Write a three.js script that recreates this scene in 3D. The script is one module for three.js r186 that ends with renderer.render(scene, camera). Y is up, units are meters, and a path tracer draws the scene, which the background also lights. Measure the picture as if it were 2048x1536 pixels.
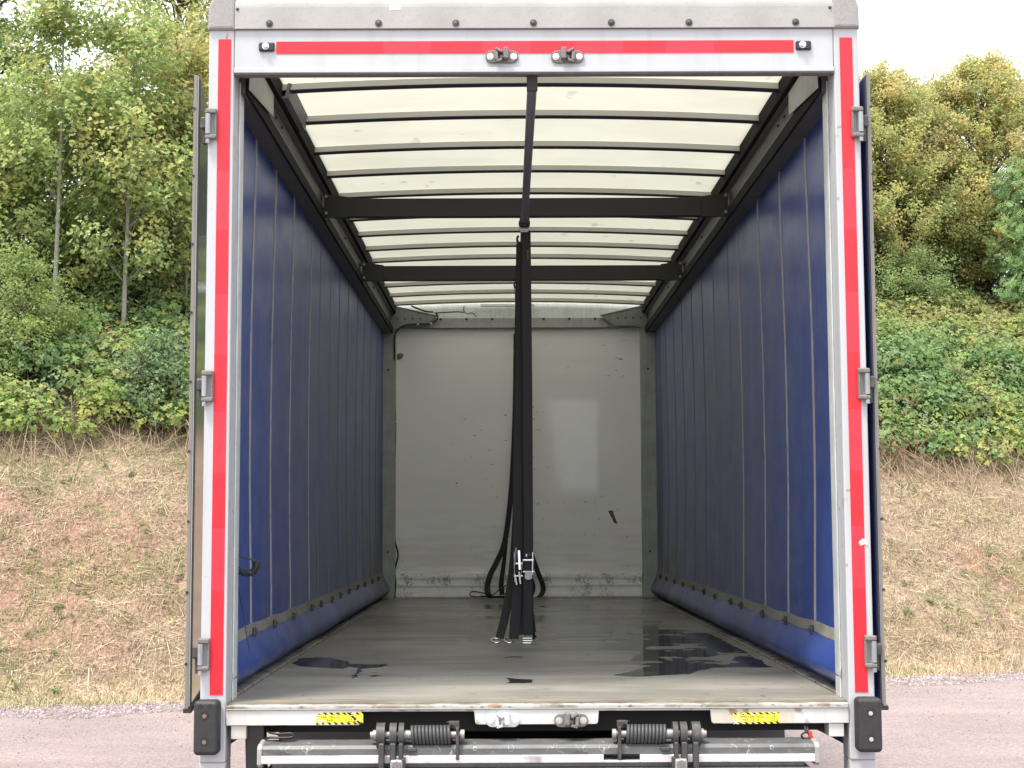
import * as THREE from 'three';
import { RoundedBoxGeometry } from 'three/addons/geometries/RoundedBoxGeometry.js';
import { mergeGeometries } from 'three/addons/utils/BufferGeometryUtils.js';

// ---------------------------------------------------------------- camera, sky, sun, exposure
const scene = new THREE.Scene();
const camera = new THREE.PerspectiveCamera(28.26, 4 / 3, 0.1, 900);
camera.rotation.order = 'YXZ';
camera.position.set(-0.112, 1.882, 5.89);
camera.rotation.set(THREE.MathUtils.degToRad(5.1886), THREE.MathUtils.degToRad(-0.1892), THREE.MathUtils.degToRad(-0.23));
const renderer = new THREE.WebGLRenderer({ antialias: true });
renderer.setSize(1024, 768);
renderer.toneMapping = THREE.LinearToneMapping;
renderer.toneMappingExposure = 2.1;
renderer.shadowMap.enabled = true;
{ // bright overcast sky
  const W = 512, H = 256, d = new Float32Array(W * H * 4);
  for (let j = 0; j < H; j++) {
    const up = Math.sin(((j + 0.5) / H - 0.5) * Math.PI), k = 0.93 + 0.6 * Math.max(0, up);
    for (let i = 0; i < W; i++) {
      const a = (i / W) * 2 * Math.PI;
      const c = 1 + 0.05 * Math.sin(a * 3 + up * 9) * Math.sin(up * 14 + a * 2) * Math.max(0, up);
      d.set([k * c * 0.965, k * c, k * c * 1.055, 1], (j * W + i) * 4);
    }
  }
  const t = new THREE.DataTexture(d, W, H, THREE.RGBAFormat, THREE.FloatType);
  t.mapping = THREE.EquirectangularReflectionMapping; t.magFilter = THREE.LinearFilter; t.needsUpdate = true;
  scene.background = t; scene.environment = t;
}
const sun = new THREE.DirectionalLight(0xfff4e4, 3.0);
sun.position.set(-8, 26, 4.5); sun.target.position.set(0, 0, -4);
sun.castShadow = true; sun.shadow.radius = 26;
Object.assign(sun.shadow.camera, { left: -16, right: 16, top: 16, bottom: -16, near: 1, far: 70 });
sun.shadow.mapSize.set(2048, 2048);
scene.add(sun, sun.target);

// ---------------------------------------------------------------- helpers
const V = (x, y, z) => new THREE.Vector3(x, y, z);
function rng(seed) { let s = seed >>> 0; return () => { s = (s + 0x6d2b79f5) | 0; let t = Math.imul(s ^ (s >>> 15), 1 | s); t = (t + Math.imul(t ^ (t >>> 7), 61 | t)) ^ t; return ((t ^ (t >>> 14)) >>> 0) / 4294967296; }; }
const R0 = rng(7);
const clamp = (x, a = 0, b = 1) => Math.min(b, Math.max(a, x));
const sm = (a, b, x) => { const t = clamp((x - a) / (b - a)); return t * t * (3 - 2 * t); };
const mix = (a, b, t) => a + (b - a) * t;
const mix3 = (a, b, t) => [mix(a[0], b[0], t), mix(a[1], b[1], t), mix(a[2], b[2], t)];
function h2(x, y, s) { let n = Math.imul(x, 374761393) + Math.imul(y, 668265263) + Math.imul(s, 974634777); n = Math.imul(n ^ (n >>> 13), 1274126177); return ((n ^ (n >>> 16)) >>> 0) / 4294967296; }
function vn(x, y, s = 0, px = 0, py = 0) { // value noise, periodic when px, py are given
  let x0 = Math.floor(x), y0 = Math.floor(y); const fx = x - x0, fy = y - y0, u = fx * fx * (3 - 2 * fx), v = fy * fy * (3 - 2 * fy);
  const w = (a, p) => (p ? ((a % p) + p) % p : a), xa = w(x0, px), xb = w(x0 + 1, px), ya = w(y0, py), yb = w(y0 + 1, py);
  return mix(mix(h2(xa, ya, s), h2(xb, ya, s), u), mix(h2(xa, yb, s), h2(xb, yb, s), u), v);
}
function fb(x, y, s = 0, px = 0, py = 0, o = 4) { let a = 0, k = 0.5, t = 0; for (let i = 0; i < o; i++) { a += k * vn(x, y, s + i * 17, px, py); t += k; k *= 0.5; x *= 2; y *= 2; px *= 2; py *= 2; } return a / t; }
const enc = (c) => 255 * clamp(c <= 0.0031308 ? c * 12.92 : 1.055 * Math.pow(c, 1 / 2.4) - 0.055);
function tex(w, h, fn, o = {}) { // fn(u, v) -> [r, g, b] linear, or a number for data maps
  const d = new Uint8Array(w * h * 4);
  for (let j = 0; j < h; j++) for (let i = 0; i < w; i++) {
    const c = fn((i + 0.5) / w, (j + 0.5) / h), k = (j * w + i) * 4;
    if (typeof c === 'number') { d[k] = d[k + 1] = d[k + 2] = 255 * clamp(c); } else for (let q = 0; q < 3; q++) d[k + q] = enc(c[q]);
    d[k + 3] = 255;
  }
  const t = new THREE.DataTexture(d, w, h, THREE.RGBAFormat);
  t.wrapS = t.wrapT = o.clampTo ? THREE.ClampToEdgeWrapping : THREE.RepeatWrapping; t.magFilter = THREE.LinearFilter; t.minFilter = THREE.LinearMipmapLinearFilter; t.generateMipmaps = true;
  if (!o.data) t.colorSpace = THREE.SRGBColorSpace;
  if (o.rep) t.repeat.set(o.rep[0], o.rep[1]);
  t.needsUpdate = true; return t;
}
function canvasTex(w, h, draw) { const c = document.createElement('canvas'); c.width = w; c.height = h; draw(c.getContext('2d'), w, h); const t = new THREE.CanvasTexture(c); t.colorSpace = THREE.SRGBColorSpace; return t; }
const mat = (o) => new THREE.MeshStandardMaterial(o), phys = (o) => new THREE.MeshPhysicalMaterial(o);
const col = (r, g, b) => new THREE.Color().setRGB(r, g, b);

function uvMetric(g) { // texture coordinates in metres, by the main direction of each face
  g = g.index ? g.toNonIndexed() : g;
  const p = g.attributes.position, uv = new Float32Array(p.count * 2), a = V(), b = V(), c = V();
  for (let i = 0; i < p.count; i += 3) {
    a.fromBufferAttribute(p, i); b.fromBufferAttribute(p, i + 1); c.fromBufferAttribute(p, i + 2);
    const n = b.clone().sub(a).cross(c.clone().sub(a)), x = Math.abs(n.x), y = Math.abs(n.y), z = Math.abs(n.z);
    [a, b, c].forEach((q, k) => { const t = x > y && x > z ? [q.z, q.y] : y > z ? [q.x, q.z] : [q.x, q.y]; uv[(i + k) * 2] = t[0]; uv[(i + k) * 2 + 1] = t[1]; });
  }
  g.setAttribute('uv', new THREE.BufferAttribute(uv, 2));
  return g;
}
function tf(g, p = [0, 0, 0], r = [0, 0, 0], s = [1, 1, 1]) { return g.applyMatrix4(new THREE.Matrix4().compose(V(...p), new THREE.Quaternion().setFromEuler(new THREE.Euler(...r)), V(...s))); }
const B = (x0, x1, y0, y1, z0, z1, b = 0.003) => { const w = x1 - x0, h = y1 - y0, d = z1 - z0; return tf(b ? new RoundedBoxGeometry(w, h, d, 1, Math.min(b, w / 2.1, h / 2.1, d / 2.1)) : new THREE.BoxGeometry(w, h, d), [(x0 + x1) / 2, (y0 + y1) / 2, (z0 + z1) / 2]); };
const bx = (w, h, d, p, r, b = 0.003) => tf(b ? new RoundedBoxGeometry(w, h, d, 1, Math.min(b, w / 2.1, h / 2.1, d / 2.1)) : new THREE.BoxGeometry(w, h, d), p, r);
const cyl = (r1, r2, h, p, rot, n = 16) => tf(new THREE.CylinderGeometry(r1, r2, h, n), p, rot);
const bolt = (x, y, z, r = 0.009, h = 0.008) => mergeAll([cyl(r, r, h, [x, y, z + h / 2], [Math.PI / 2, 0, 0], 6), cyl(r * 1.5, r * 1.5, 0.002, [x, y, z + 0.001], [Math.PI / 2, 0, 0], 12)]);
const bar = (a, b, r1, r2 = r1, n = 6) => { a = V(...a); b = V(...b); const d = b.clone().sub(a), l = d.length(), g = new THREE.CylinderGeometry(r2, r1, l, n, 1); g.applyQuaternion(new THREE.Quaternion().setFromUnitVectors(V(0, 1, 0), d.normalize())); const m = a.add(b).multiplyScalar(0.5); return g.translate(m.x, m.y, m.z); };
const tube = (pts, r, n = 40, k = 7) => new THREE.TubeGeometry(new THREE.CatmullRomCurve3(pts.map((p) => V(...p))), n, r, k, false);
const strip = (g) => { for (const k of Object.keys(g.attributes)) if (!['position', 'normal', 'uv'].includes(k)) g.deleteAttribute(k); return g; };
function mergeAll(list) { const q = [list].flat(9).map((g) => strip(g.index ? g.toNonIndexed() : g)); return q.length > 1 ? mergeGeometries(q) : q[0]; }
function extrude(pts, depth, bevel = 0.003, holes = []) { const s = pts instanceof THREE.Shape ? pts : new THREE.Shape(pts.map((p) => new THREE.Vector2(p[0], p[1]))); s.holes.push(...holes); return new THREE.ExtrudeGeometry(s, { depth, bevelEnabled: bevel > 0, bevelSize: bevel, bevelThickness: bevel, bevelOffset: -bevel, bevelSegments: 1, curveSegments: 8 }); }
function ribbon(pts, w, t, wdir) { // a band of webbing along a smooth path
  const c = new THREE.CatmullRomCurve3(pts.map((p) => V(...p))), n = Math.max(24, pts.length * 8), pos = [], idx = [], uv = [], len = c.getLength();
  for (let i = 0; i <= n; i++) {
    const u = i / n, p = c.getPoint(u), tg = c.getTangent(u), wd = typeof wdir === 'function' ? V(...wdir(u)) : V(...wdir);
    const side = wd.sub(tg.clone().multiplyScalar(wd.dot(tg))).normalize(), nn = side.clone().cross(tg).normalize();
    [[1, 1], [1, -1], [-1, -1], [-1, 1]].forEach(([a, b], k) => { const q = p.clone().addScaledVector(side, (a * w) / 2).addScaledVector(nn, (b * t) / 2); pos.push(q.x, q.y, q.z); uv.push(k > 1 ? 0 : w, u * len); });
    if (i) for (let k = 0; k < 4; k++) { const a = (i - 1) * 4 + k, b = (i - 1) * 4 + ((k + 1) % 4); idx.push(a, b, a + 4, b, b + 4, a + 4); }
  }
  const e = n * 4; idx.push(0, 2, 1, 0, 3, 2, e, e + 1, e + 2, e, e + 2, e + 3);
  let g = new THREE.BufferGeometry(); g.setAttribute('position', new THREE.Float32BufferAttribute(pos, 3)); g.setAttribute('uv', new THREE.Float32BufferAttribute(uv, 2)); g.setIndex(idx);
  g = g.toNonIndexed(); g.computeVertexNormals(); return g;
}
const used = {};
function numbered(n) { used[n] = (used[n] ?? -1) + 1; return used[n] ? n + '_' + String(used[n]).padStart(3, '0') : n; }
function thing(name, label, category, p = [0, 0, 0], group) { const o = new THREE.Group(); o.name = numbered(name); o.position.set(...p); o.userData = { label, category }; if (group) o.userData.group = group; scene.add(o); return o; }
function part(name, geos, m, parent, label, keepUv) {
  let g = Array.isArray(geos) ? mergeAll(geos) : geos; if (!keepUv) g = uvMetric(strip(g));
  const o = new THREE.Mesh(g, m); o.name = name; o.castShadow = o.receiveShadow = true; if (label) o.userData.label = label; parent.add(o); return o;
}

// ---------------------------------------------------------------- materials
const white = mat({ roughness: 0.42, map: tex(512, 1024, (u, v) => { // painted steel: faint runs, specks, a little rust
  const run = fb(u * 24, v * 2, 1, 24, 2), sp = vn(u * 90, v * 180, 2, 90, 180), rust = sm(0.72, 0.78, fb(u * 30, v * 40, 3, 30, 40)) * sm(0.5, 0.62, fb(u * 5, v * 6, 4, 5, 6));
  let c = mix3([0.40, 0.416, 0.437], [0.34, 0.35, 0.355], sm(0.5, 0.8, run) * 0.5); if (sp > 0.975) c = mix3(c, [0.35, 0.32, 0.29], 0.6);
  return mix3(c, [0.30, 0.16, 0.08], rust * 0.8); }, { rep: [1.4, 0.7] }) });
const whiteClean = mat({ roughness: 0.42, map: tex(512, 512, (u, v) => { const run = fb(u * 24, v * 2, 5, 24, 2), m = fb(u * 6, v * 6, 6, 6, 6), sp = vn(u * 90, v * 90, 7, 90, 90); let c = mix3([0.41, 0.427, 0.447], [0.36, 0.368, 0.374], sm(0.5, 0.8, run) * 0.5 + 0.3 * sm(0.5, 0.8, m)); return sp > 0.985 ? mix3(c, [0.3, 0.28, 0.26], 0.5) : c; }, { rep: [1.1, 1.4] }) });
const wornWhite = mat({ roughness: 0.5, map: tex(1024, 512, (u, v) => {
  const y = fb(u * 8, v * 6, 11, 8, 6), rust = sm(0.6, 0.72, fb(u * 22, v * 9, 12, 22, 9)) * sm(0.42, 0.6, fb(u * 5, v * 3, 15, 5, 3)), gr = sm(0.55, 0.8, fb(u * 40, v * 6, 13, 40, 6));
  let c = mix3([0.5, 0.505, 0.5], [0.44, 0.405, 0.32], sm(0.4, 0.75, y)); c = mix3(c, [0.4, 0.37, 0.33], gr * 0.4); return mix3(c, [0.22, 0.12, 0.07], rust * 0.85); }, { rep: [0.8, 1.6] }) });
const cream = mat({ roughness: 0.6, map: tex(512, 512, (u, v) => { // threshold: worn grey cream with yellow paint left
  const a = fb(u * 6, v * 18, 21, 6, 18), y = sm(0.62, 0.7, fb(u * 5, v * 14, 22, 5, 14)), k = sm(0.66, 0.78, fb(u * 30, v * 30, 23, 30, 30));
  let c = mix3([0.2, 0.185, 0.155], [0.11, 0.1, 0.088], sm(0.35, 0.7, a)); c = mix3(c, [0.34, 0.25, 0.06], y * 0.6); return mix3(c, [0.12, 0.1, 0.09], k * 0.7); }, { rep: [1, 3] }) });
const capGrey = mat({ roughness: 0.75, map: tex(512, 512, (u, v) => { const s = fb(u * 110, v * 110, 31, 110, 110, 2), b = fb(u * 5, v * 5, 32, 5, 5), st = fb(u * 60, v * 5, 33, 60, 5, 2); const k = sm(0.6, 0.85, s) * 0.26 + sm(0.5, 0.75, fb(u * 9, v * 14, 34, 9, 14)) * 0.12; return mix3(mix3([0.35, 0.348, 0.338], [0.28, 0.276, 0.265], b), [0.2, 0.18, 0.17], k); }, { rep: [1.6, 1.6] }) });
const cornerGrey = mat({ roughness: 0.8, map: tex(256, 256, (u, v) => { const s = fb(u * 60, v * 60, 35, 60, 60, 2); const k = 0.22 + 0.08 * s; return [k, k * 0.98, k * 0.96]; }, { rep: [4, 4] }) });
const galvMap = tex(512, 512, (u, v) => { const a = fb(u * 9, v * 9, 41, 9, 9), b = fb(u * 50, v * 50, 42, 50, 50, 2), s = fb(u * 70, v * 4, 43, 70, 4, 2), k = 0.34 + 0.12 * (a - 0.5) + 0.06 * (b - 0.5) + 0.07 * (s - 0.5); return [k * 0.97, k, k * 0.97]; }, { rep: [1.2, 1.2] });
const galv = mat({ map: galvMap, roughness: 0.5, metalness: 0.25 });
const galvLight = mat({ map: galvMap, color: col(1.7, 1.75, 1.8), roughness: 0.42, metalness: 0.3 });
const galvDark = mat({ map: galvMap, color: col(0.5, 0.52, 0.54), roughness: 0.5, metalness: 0.2 });
const railGrey = phys({ map: galvMap, color: col(0.26, 0.255, 0.245), roughness: 0.5, metalness: 0.1, specularIntensity: 0.6 }), railDark = phys({ map: galvMap, color: col(0.05, 0.049, 0.048), roughness: 0.8, metalness: 0, specularIntensity: 0.2 });
const alu = mat({ roughness: 0.4, metalness: 0, map: tex(1024, 256, (u, v) => { const a = fb(u * 30, v * 8, 45, 30, 8), b = fb(u * 12, v * 5, 46, 12, 5), c = fb(u * 90, v * 40, 47, 90, 40, 2); let k = 0.92 + 0.1 * (a - 0.5); let q = [k, k * 0.99, k * 0.97]; return mix3(q, [0.13, 0.13, 0.15], sm(0.5, 0.78, b * 0.6 + c * 0.4) * 0.75); }, { rep: [1.1, 2.2] }) });
const aluClean = mat({ color: col(0.72, 0.72, 0.74), roughness: 0.35, metalness: 0.4 });
const beamDark = mat({ roughness: 0.6, color: col(0.019, 0.018, 0.017) });
const steelDark = mat({ roughness: 0.55, metalness: 0.2, map: tex(256, 256, (u, v) => { const a = fb(u * 8, v * 8, 51, 8, 8), b = fb(u * 40, v * 40, 52, 40, 40, 2), k = 0.026 + 0.03 * a + 0.015 * b; return mix3([k, k, k * 1.02], [0.16, 0.10, 0.06], sm(0.66, 0.8, a) * 0.5); }, { rep: [4, 4] }) });
const castGrey = mat({ roughness: 0.7, map: tex(256, 256, (u, v) => { const b = fb(u * 30, v * 30, 55, 30, 30, 3), k = 0.12 + 0.1 * (b - 0.3); return [k * 1.06, k, k * 0.95]; }, { rep: [7, 7] }) });
const springGrey = mat({ roughness: 0.5, color: col(0.045, 0.046, 0.048) });
const rubber = mat({ roughness: 0.62, map: tex(256, 256, (u, v) => { const b = fb(u * 16, v * 16, 57, 16, 16), k = 0.012 + 0.014 * b; return [k, k, k * 1.08]; }, { rep: [6, 6] }) });
const blackPlastic = mat({ roughness: 0.45, color: col(0.012, 0.012, 0.013) });
const underBlack = mat({ roughness: 0.9, color: col(0.02, 0.019, 0.018) });
const zinc = mat({ roughness: 0.3, metalness: 0.75, color: col(0.6, 0.6, 0.58) });
const chrome = mat({ roughness: 0.16, metalness: 1, color: col(0.78, 0.79, 0.8) });
const rustBrown = mat({ roughness: 0.8, color: col(0.09, 0.045, 0.03) });
const webBlack = mat({ roughness: 0.75, map: tex(64, 64, (u, v) => { const k = 0.014 + 0.016 * (Math.sin(u * 80) * 0.5 + 0.5) * (0.6 + 0.4 * Math.sin(v * 60)); return [k, k, k * 1.08]; }, { rep: [20, 20] }) });
const webTan = mat({ roughness: 0.85, map: tex(64, 256, (u, v) => { const a = fb(u * 8, v * 24, 61, 8, 24); return mix3(mix3([0.36, 0.37, 0.36], [0.22, 0.22, 0.205], a), [0.12, 0.2, 0.33], sm(0.66, 0.74, a) * 0.6); }, { rep: [6, 1.2] }) });
const hemGrey = mat({ roughness: 0.85, map: tex(512, 64, (u, v) => { const a = fb(u * 30, v * 4, 62, 30, 4); return mix3([0.23, 0.225, 0.2], [0.12, 0.115, 0.105], a); }, { rep: [0.5, 8] }) });
const navyMatt = phys({ color: col(0.03, 0.05, 0.24), roughness: 0.6, specularIntensity: 0.5 });
const navyDoor = phys({ color: col(0.022, 0.04, 0.15), roughness: 0.3, clearcoat: 0.7, clearcoatRoughness: 0.1, bumpMap: tex(128, 256, (u, v) => fb(u * 4, v * 30, 66, 4, 30, 3), { data: true, rep: [0.8, 0.4] }), bumpScale: 0.004 });
const sealGrey = mat({ color: col(0.17, 0.16, 0.145), roughness: 0.55 });
const tapeTex = canvasTex(128, 2048, (g, w, h) => {
  g.fillStyle = '#d01627'; g.fillRect(0, 0, w, h); for (let y = 0; y < h; y += 4) { g.fillStyle = `rgba(255,120,130,${y % 8 ? 0.10 : 0.04})`; g.fillRect(0, y, w, 1.5); } for (let x = 0; x < w; x += 8) { g.fillStyle = 'rgba(120,0,15,0.10)'; g.fillRect(x, 0, 1.5, h); } for (const y of [420, 812, 1180, 1540]) { g.fillStyle = 'rgba(120,0,10,0.5)'; g.fillRect(0, y, w, 2); g.fillStyle = `rgba(255,120,140,0.16)`; g.fillRect(0, y + 2, w, 190); }
  const r = rng(5); for (let i = 0; i < 2600; i++) { g.fillStyle = `rgba(${r() < 0.5 ? '255,60,70' : '170,0,12'},${0.10 * r()})`; g.fillRect(r() * w, r() * h, 3 + r() * 30, 1 + r() * 3); }
  g.strokeStyle = g.fillStyle = 'rgba(95,0,8,0.8)'; g.lineWidth = 2;
  for (const y of [180, 560, 960, 1290, 1670]) { g.beginPath(); g.arc(66, y, 8, 0, 7); g.stroke(); g.save(); g.translate(66, y); g.rotate(-Math.PI / 2); g.font = 'bold 12px sans-serif'; g.fillText('E', -4, 4); g.restore(); g.fillRect(34, y - 26, 2, 54); g.fillRect(38, y - 20, 1, 40); g.fillRect(92, y - 18, 1.5, 34); }
});
const tape = mat({ map: tapeTex, roughness: 0.38 });
const tapeEdge = mat({ color: col(0.72, 0.006, 0.02), roughness: 0.38 });
function stickerTex(lines, seed) { return canvasTex(512, 140, (g, w, h) => {
  g.fillStyle = '#dccd2a'; g.fillRect(0, 0, w, h); g.fillStyle = '#14120c';
  for (let i = -1; i < 9; i++) for (const [y, hh] of [[0, 26], [114, 26]]) { g.beginPath(); g.moveTo(i * 70 + (y ? 44 : 0), y); g.lineTo(i * 70 + 34 + (y ? 44 : 0), y); g.lineTo(i * 70 + 60 + (y ? 44 : 0), y + hh); g.lineTo(i * 70 + 26 + (y ? 44 : 0), y + hh); g.fill(); }
  g.font = 'bold 36px sans-serif'; g.fillText(lines[0], seed ? 70 : 6, 66); g.fillText(lines[1], seed ? 40 : 4, 104);
  g.beginPath(); g.moveTo(seed ? 425 : 350, 108); g.lineTo(seed ? 463 : 388, 36); g.lineTo(seed ? 501 : 426, 108); g.closePath(); g.lineWidth = 5; g.strokeStyle = '#14120c'; g.stroke(); g.font = 'bold 44px sans-serif'; g.fillText('!', seed ? 455 : 380, 102);
  if (!seed) { g.beginPath(); g.moveTo(330, 0); g.lineTo(365, 0); g.lineTo(505, 140); g.lineTo(470, 140); g.fill(); }
  const r = rng(40 + seed); g.fillStyle = '#d8d6cf'; for (let i = 0; i < 26; i++) { const x = r() < 0.6 ? r() * 90 : r() * w, y = r() * h; g.beginPath(); for (let k = 0; k < 7; k++) g.lineTo(x + Math.cos(k) * (4 + r() * 20), y + Math.sin(k) * (3 + r() * 9)); g.fill(); }
}); }
const stickerL = mat({ map: stickerTex(['M CAN CRUSH', 'EET CLEAR'], 0), roughness: 0.5 }), stickerR = mat({ map: stickerTex(['ORM CAN CRUSH', 'EP FEET CLEAR'], 1), roughness: 0.5 });
const roofGrp = phys({ transmission: 0.31, thickness: 0, roughness: 1, side: THREE.DoubleSide, map: tex(512, 1024, (u, v) => { // translucent roof sheet with marks and dust
  const st = sm(0.55, 0.75, fb(u * 3, v * 26, 75)) * 0.5, a = fb(u * 6, v * 20, 71), m = sm(0.72, 0.8, fb(u * 26, v * 60, 72)) * sm(0.5, 0.7, fb(u * 5, v * 14, 73)), b = fb(u * 2, v * 5, 74); return mix3(mix3([0.84, 0.84, 0.7], [0.74, 0.735, 0.605], sm(0.4, 0.8, a) * 0.6 + b * 0.3 + st), [0.38, 0.35, 0.3], m * 0.5); }) });
const headMap = tex(1024, 1024, (u, v) => { // scuffed board
  const a = fb(u * 5, v * 7, 81), s = fb(u * 10, v * 90, 82, 0, 0, 2), d = sm(0.78, 0.84, fb(u * 40, v * 120, 83)), bl = sm(0.79, 0.86, fb(u * 60, v * 50, 84)) * sm(0.6, 0.3, v), low = sm(0.45, 0.05, v);
  let c = mix3([0.84, 0.838, 0.825], [0.78, 0.772, 0.755], sm(0.3, 0.7, a) * 0.5 + 0.12 * s); c = mix3(c, [0.58, 0.56, 0.53], low * sm(0.35, 0.8, s) * 0.45); c = mix3(c, [0.1, 0.1, 0.1], d * sm(0.5, 0.75, fb(u * 6, v * 6, 85)) * 0.9); return mix3(c, [0.12, 0.24, 0.4], bl * 0.55); }, { clampTo: true });
const headMat = phys({ map: headMap, roughness: 0.4, clearcoat: 0.8, clearcoatRoughness: 0.05, bumpMap: tex(256, 256, (u, v) => fb(u * 10, v * 6, 86, 10, 6, 3), { data: true }), bumpScale: 0.0012 });

// floor: worn phenolic boards, wet patches
const FX = 1.27, FZ = 8.05, wet = (() => {
  const W = 1024, H = 2048, c = document.createElement('canvas'); c.width = W; c.height = H; const g = c.getContext('2d');
  g.fillStyle = '#000'; g.fillRect(0, 0, W, H);
  const poly = (v, pts) => { g.fillStyle = `rgb(${v},${v},${v})`; g.beginPath(); pts.forEach(([x, z]) => g.lineTo(((x + FX) / (2 * FX)) * W, (-z / FZ) * H)); g.fill(); };
  poly(150, [[-0.61, -6.9], [-0.15, -7.0], [-0.15, -6.28], [-0.41, -6.38]]); poly(150, [[-0.43, -5.27], [-0.34, -5.47], [-0.16, -5.35], [-0.16, -5.05], [-0.38, -5.01]]); poly(140, [[-0.48, -4.43], [-0.19, -4.45], [-0.2, -3.77], [-0.37, -3.78]]); poly(120, [[-0.66, -3.16], [-0.54, -3.29], [-0.2, -3.23], [-0.2, -2.94], [-0.53, -3.06]]);
  poly(150, [[0.11, -6.65], [0.36, -6.9], [0.98, -6.58], [0.9, -5.62], [0.34, -6.13]]); poly(170, [[0.08, -5.46], [0.75, -5.41], [0.95, -4.61], [0.06, -4.66]]); poly(150, [[0.1, -4.3], [0.9, -4.4], [0.8, -3.6], [0.2, -3.5]]);
  poly(255, [[0.07, -2.95], [0.21, -3.21], [0.45, -3.19], [0.62, -4.01], [0.99, -3.88], [1.12, -3.59], [1.14, -2.4], [1.12, -1.35], [0.86, -1.36], [0.7, -1.07], [0.61, -1.03], [0.45, -0.95], [0.35, -1.02], [0.52, -1.33], [0.48, -1.7], [0.6, -2.31], [0.41, -2.44], [0.26, -2.81]]);
  poly(0, [[0.86, -1.82], [0.98, -2.08], [1.06, -1.99], [1.0, -1.77]]); poly(0, [[0.89, -1.56], [0.95, -1.65], [0.97, -1.58], [0.92, -1.49]]); poly(0, [[0.66, -1.88], [0.71, -1.96], [0.7, -1.69]]); poly(0, [[0.96, -3.72], [1.07, -3.74], [0.99, -3.52]]);
  poly(255, [[-1.17, -1.65], [-1.17, -1.93], [-1.1, -2.03], [-1.0, -1.95], [-0.91, -1.78], [-0.87, -1.59], [-0.88, -1.37], [-0.98, -1.42], [-1.09, -1.51]]);
  poly(255, [[-0.9, -1.65], [-0.73, -1.6], [-0.67, -1.64], [-0.73, -1.43], [-0.79, -1.35], [-0.785, -1.01], [-0.8, -0.92], [-0.81, -1.24], [-0.81, -1.41], [-0.88, -1.5]]);
  poly(255, [[-0.72, -1.04], [-0.71, -1.08], [-0.67, -1.04], [-0.7, -1.0]]); poly(255, [[-0.74, -1.18], [-0.72, -1.2], [-0.69, -1.17]]); poly(255, [[-0.15, -1.91], [-0.11, -2.0], [-0.05, -2.01], [-0.02, -1.93], [-0.09, -1.96]]); poly(255, [[-0.11, -0.94], [-0.06, -0.88], [0.0, -0.86], [-0.01, -0.72], [-0.06, -0.7], [-0.11, -0.7]]);
  const d = g.getImageData(0, 0, W, H).data;
  let m = new Float32Array(W * H); for (let i = 0; i < W * H; i++) m[i] = d[i * 4] / 255;
  for (let q = 0; q < 9; q++) { const n = m.slice(); for (let j = 1; j < H - 1; j++) for (let i = 1; i < W - 1; i++) { const k = j * W + i; n[k] = (m[k] * 2 + m[k - 1] + m[k + 1] + m[k - W] + m[k + W]) / 6; } m = n; }
  return (u, v) => { const x = u + 0.014 * (fb(u * 30, v * 80, 91) - 0.5) + 0.01 * (fb(u * 90, v * 240, 96, 0, 0, 2) - 0.5), y = v + 0.007 * (fb(u * 26, v * 60, 92) - 0.5), i = Math.round(clamp(x) * (W - 1)), j = Math.round(clamp(y) * (H - 1)); let w = m[j * W + i]; if (w > 0.5) w *= 1 - 0.75 * sm(0.64, 0.7, fb(u * 13, v * 44, 88)) * sm(0.5, 0.6, u); return w; };
})();
const boardTone = (v) => 0.88 + 0.22 * h2(Math.floor((v * FZ) / 1.02), 3, 9);
const floorMap = tex(768, 1536, (u, v) => {
  const w = wet(u, v), a = fb(u * 5, v * 30, 93), s = fb(u * 4, v * 240, 94, 0, 0, 3), e = sm(0.44, 0.5, Math.abs(u - 0.5)), sp = sm(0.74, 0.8, fb(u * 60, v * 160, 95)), sc = sm(0.7, 0.78, fb(u * 9, v * 400, 97, 0, 0, 2));
  let c = mix3([0.26, 0.25, 0.232], [0.14, 0.135, 0.126], sm(0.3, 0.72, a) * 0.7 + 0.3 * s); c = c.map((q) => q * boardTone(v)); c = mix3(c, [0.34, 0.32, 0.28], e * 0.5 * fb(u * 20, v * 40, 98)); c = mix3(c, [0.07, 0.065, 0.06], sp * 0.6); c = mix3(c, [0.32, 0.3, 0.27], sc * 0.25);
  return mix3(mix3(c, [0.10, 0.098, 0.092], Math.min(w, 0.6) * 1.1), [0.03, 0.03, 0.032], sm(0.45, 0.95, w)); }, { clampTo: true });
const floorRough = tex(512, 1024, (u, v) => { const w = wet(u, v), back = sm(0.2, 0.75, v); return mix(0.48 - 0.17 * back + 0.16 * (fb(u * 6, v * 60, 90) - 0.5), w > 0.8 ? 0.07 : 0.16, sm(0.15, 0.7, w)); }, { data: true, clampTo: true });
const floorMat = mat({ map: floorMap, roughnessMap: floorRough, roughness: 1 });
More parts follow.
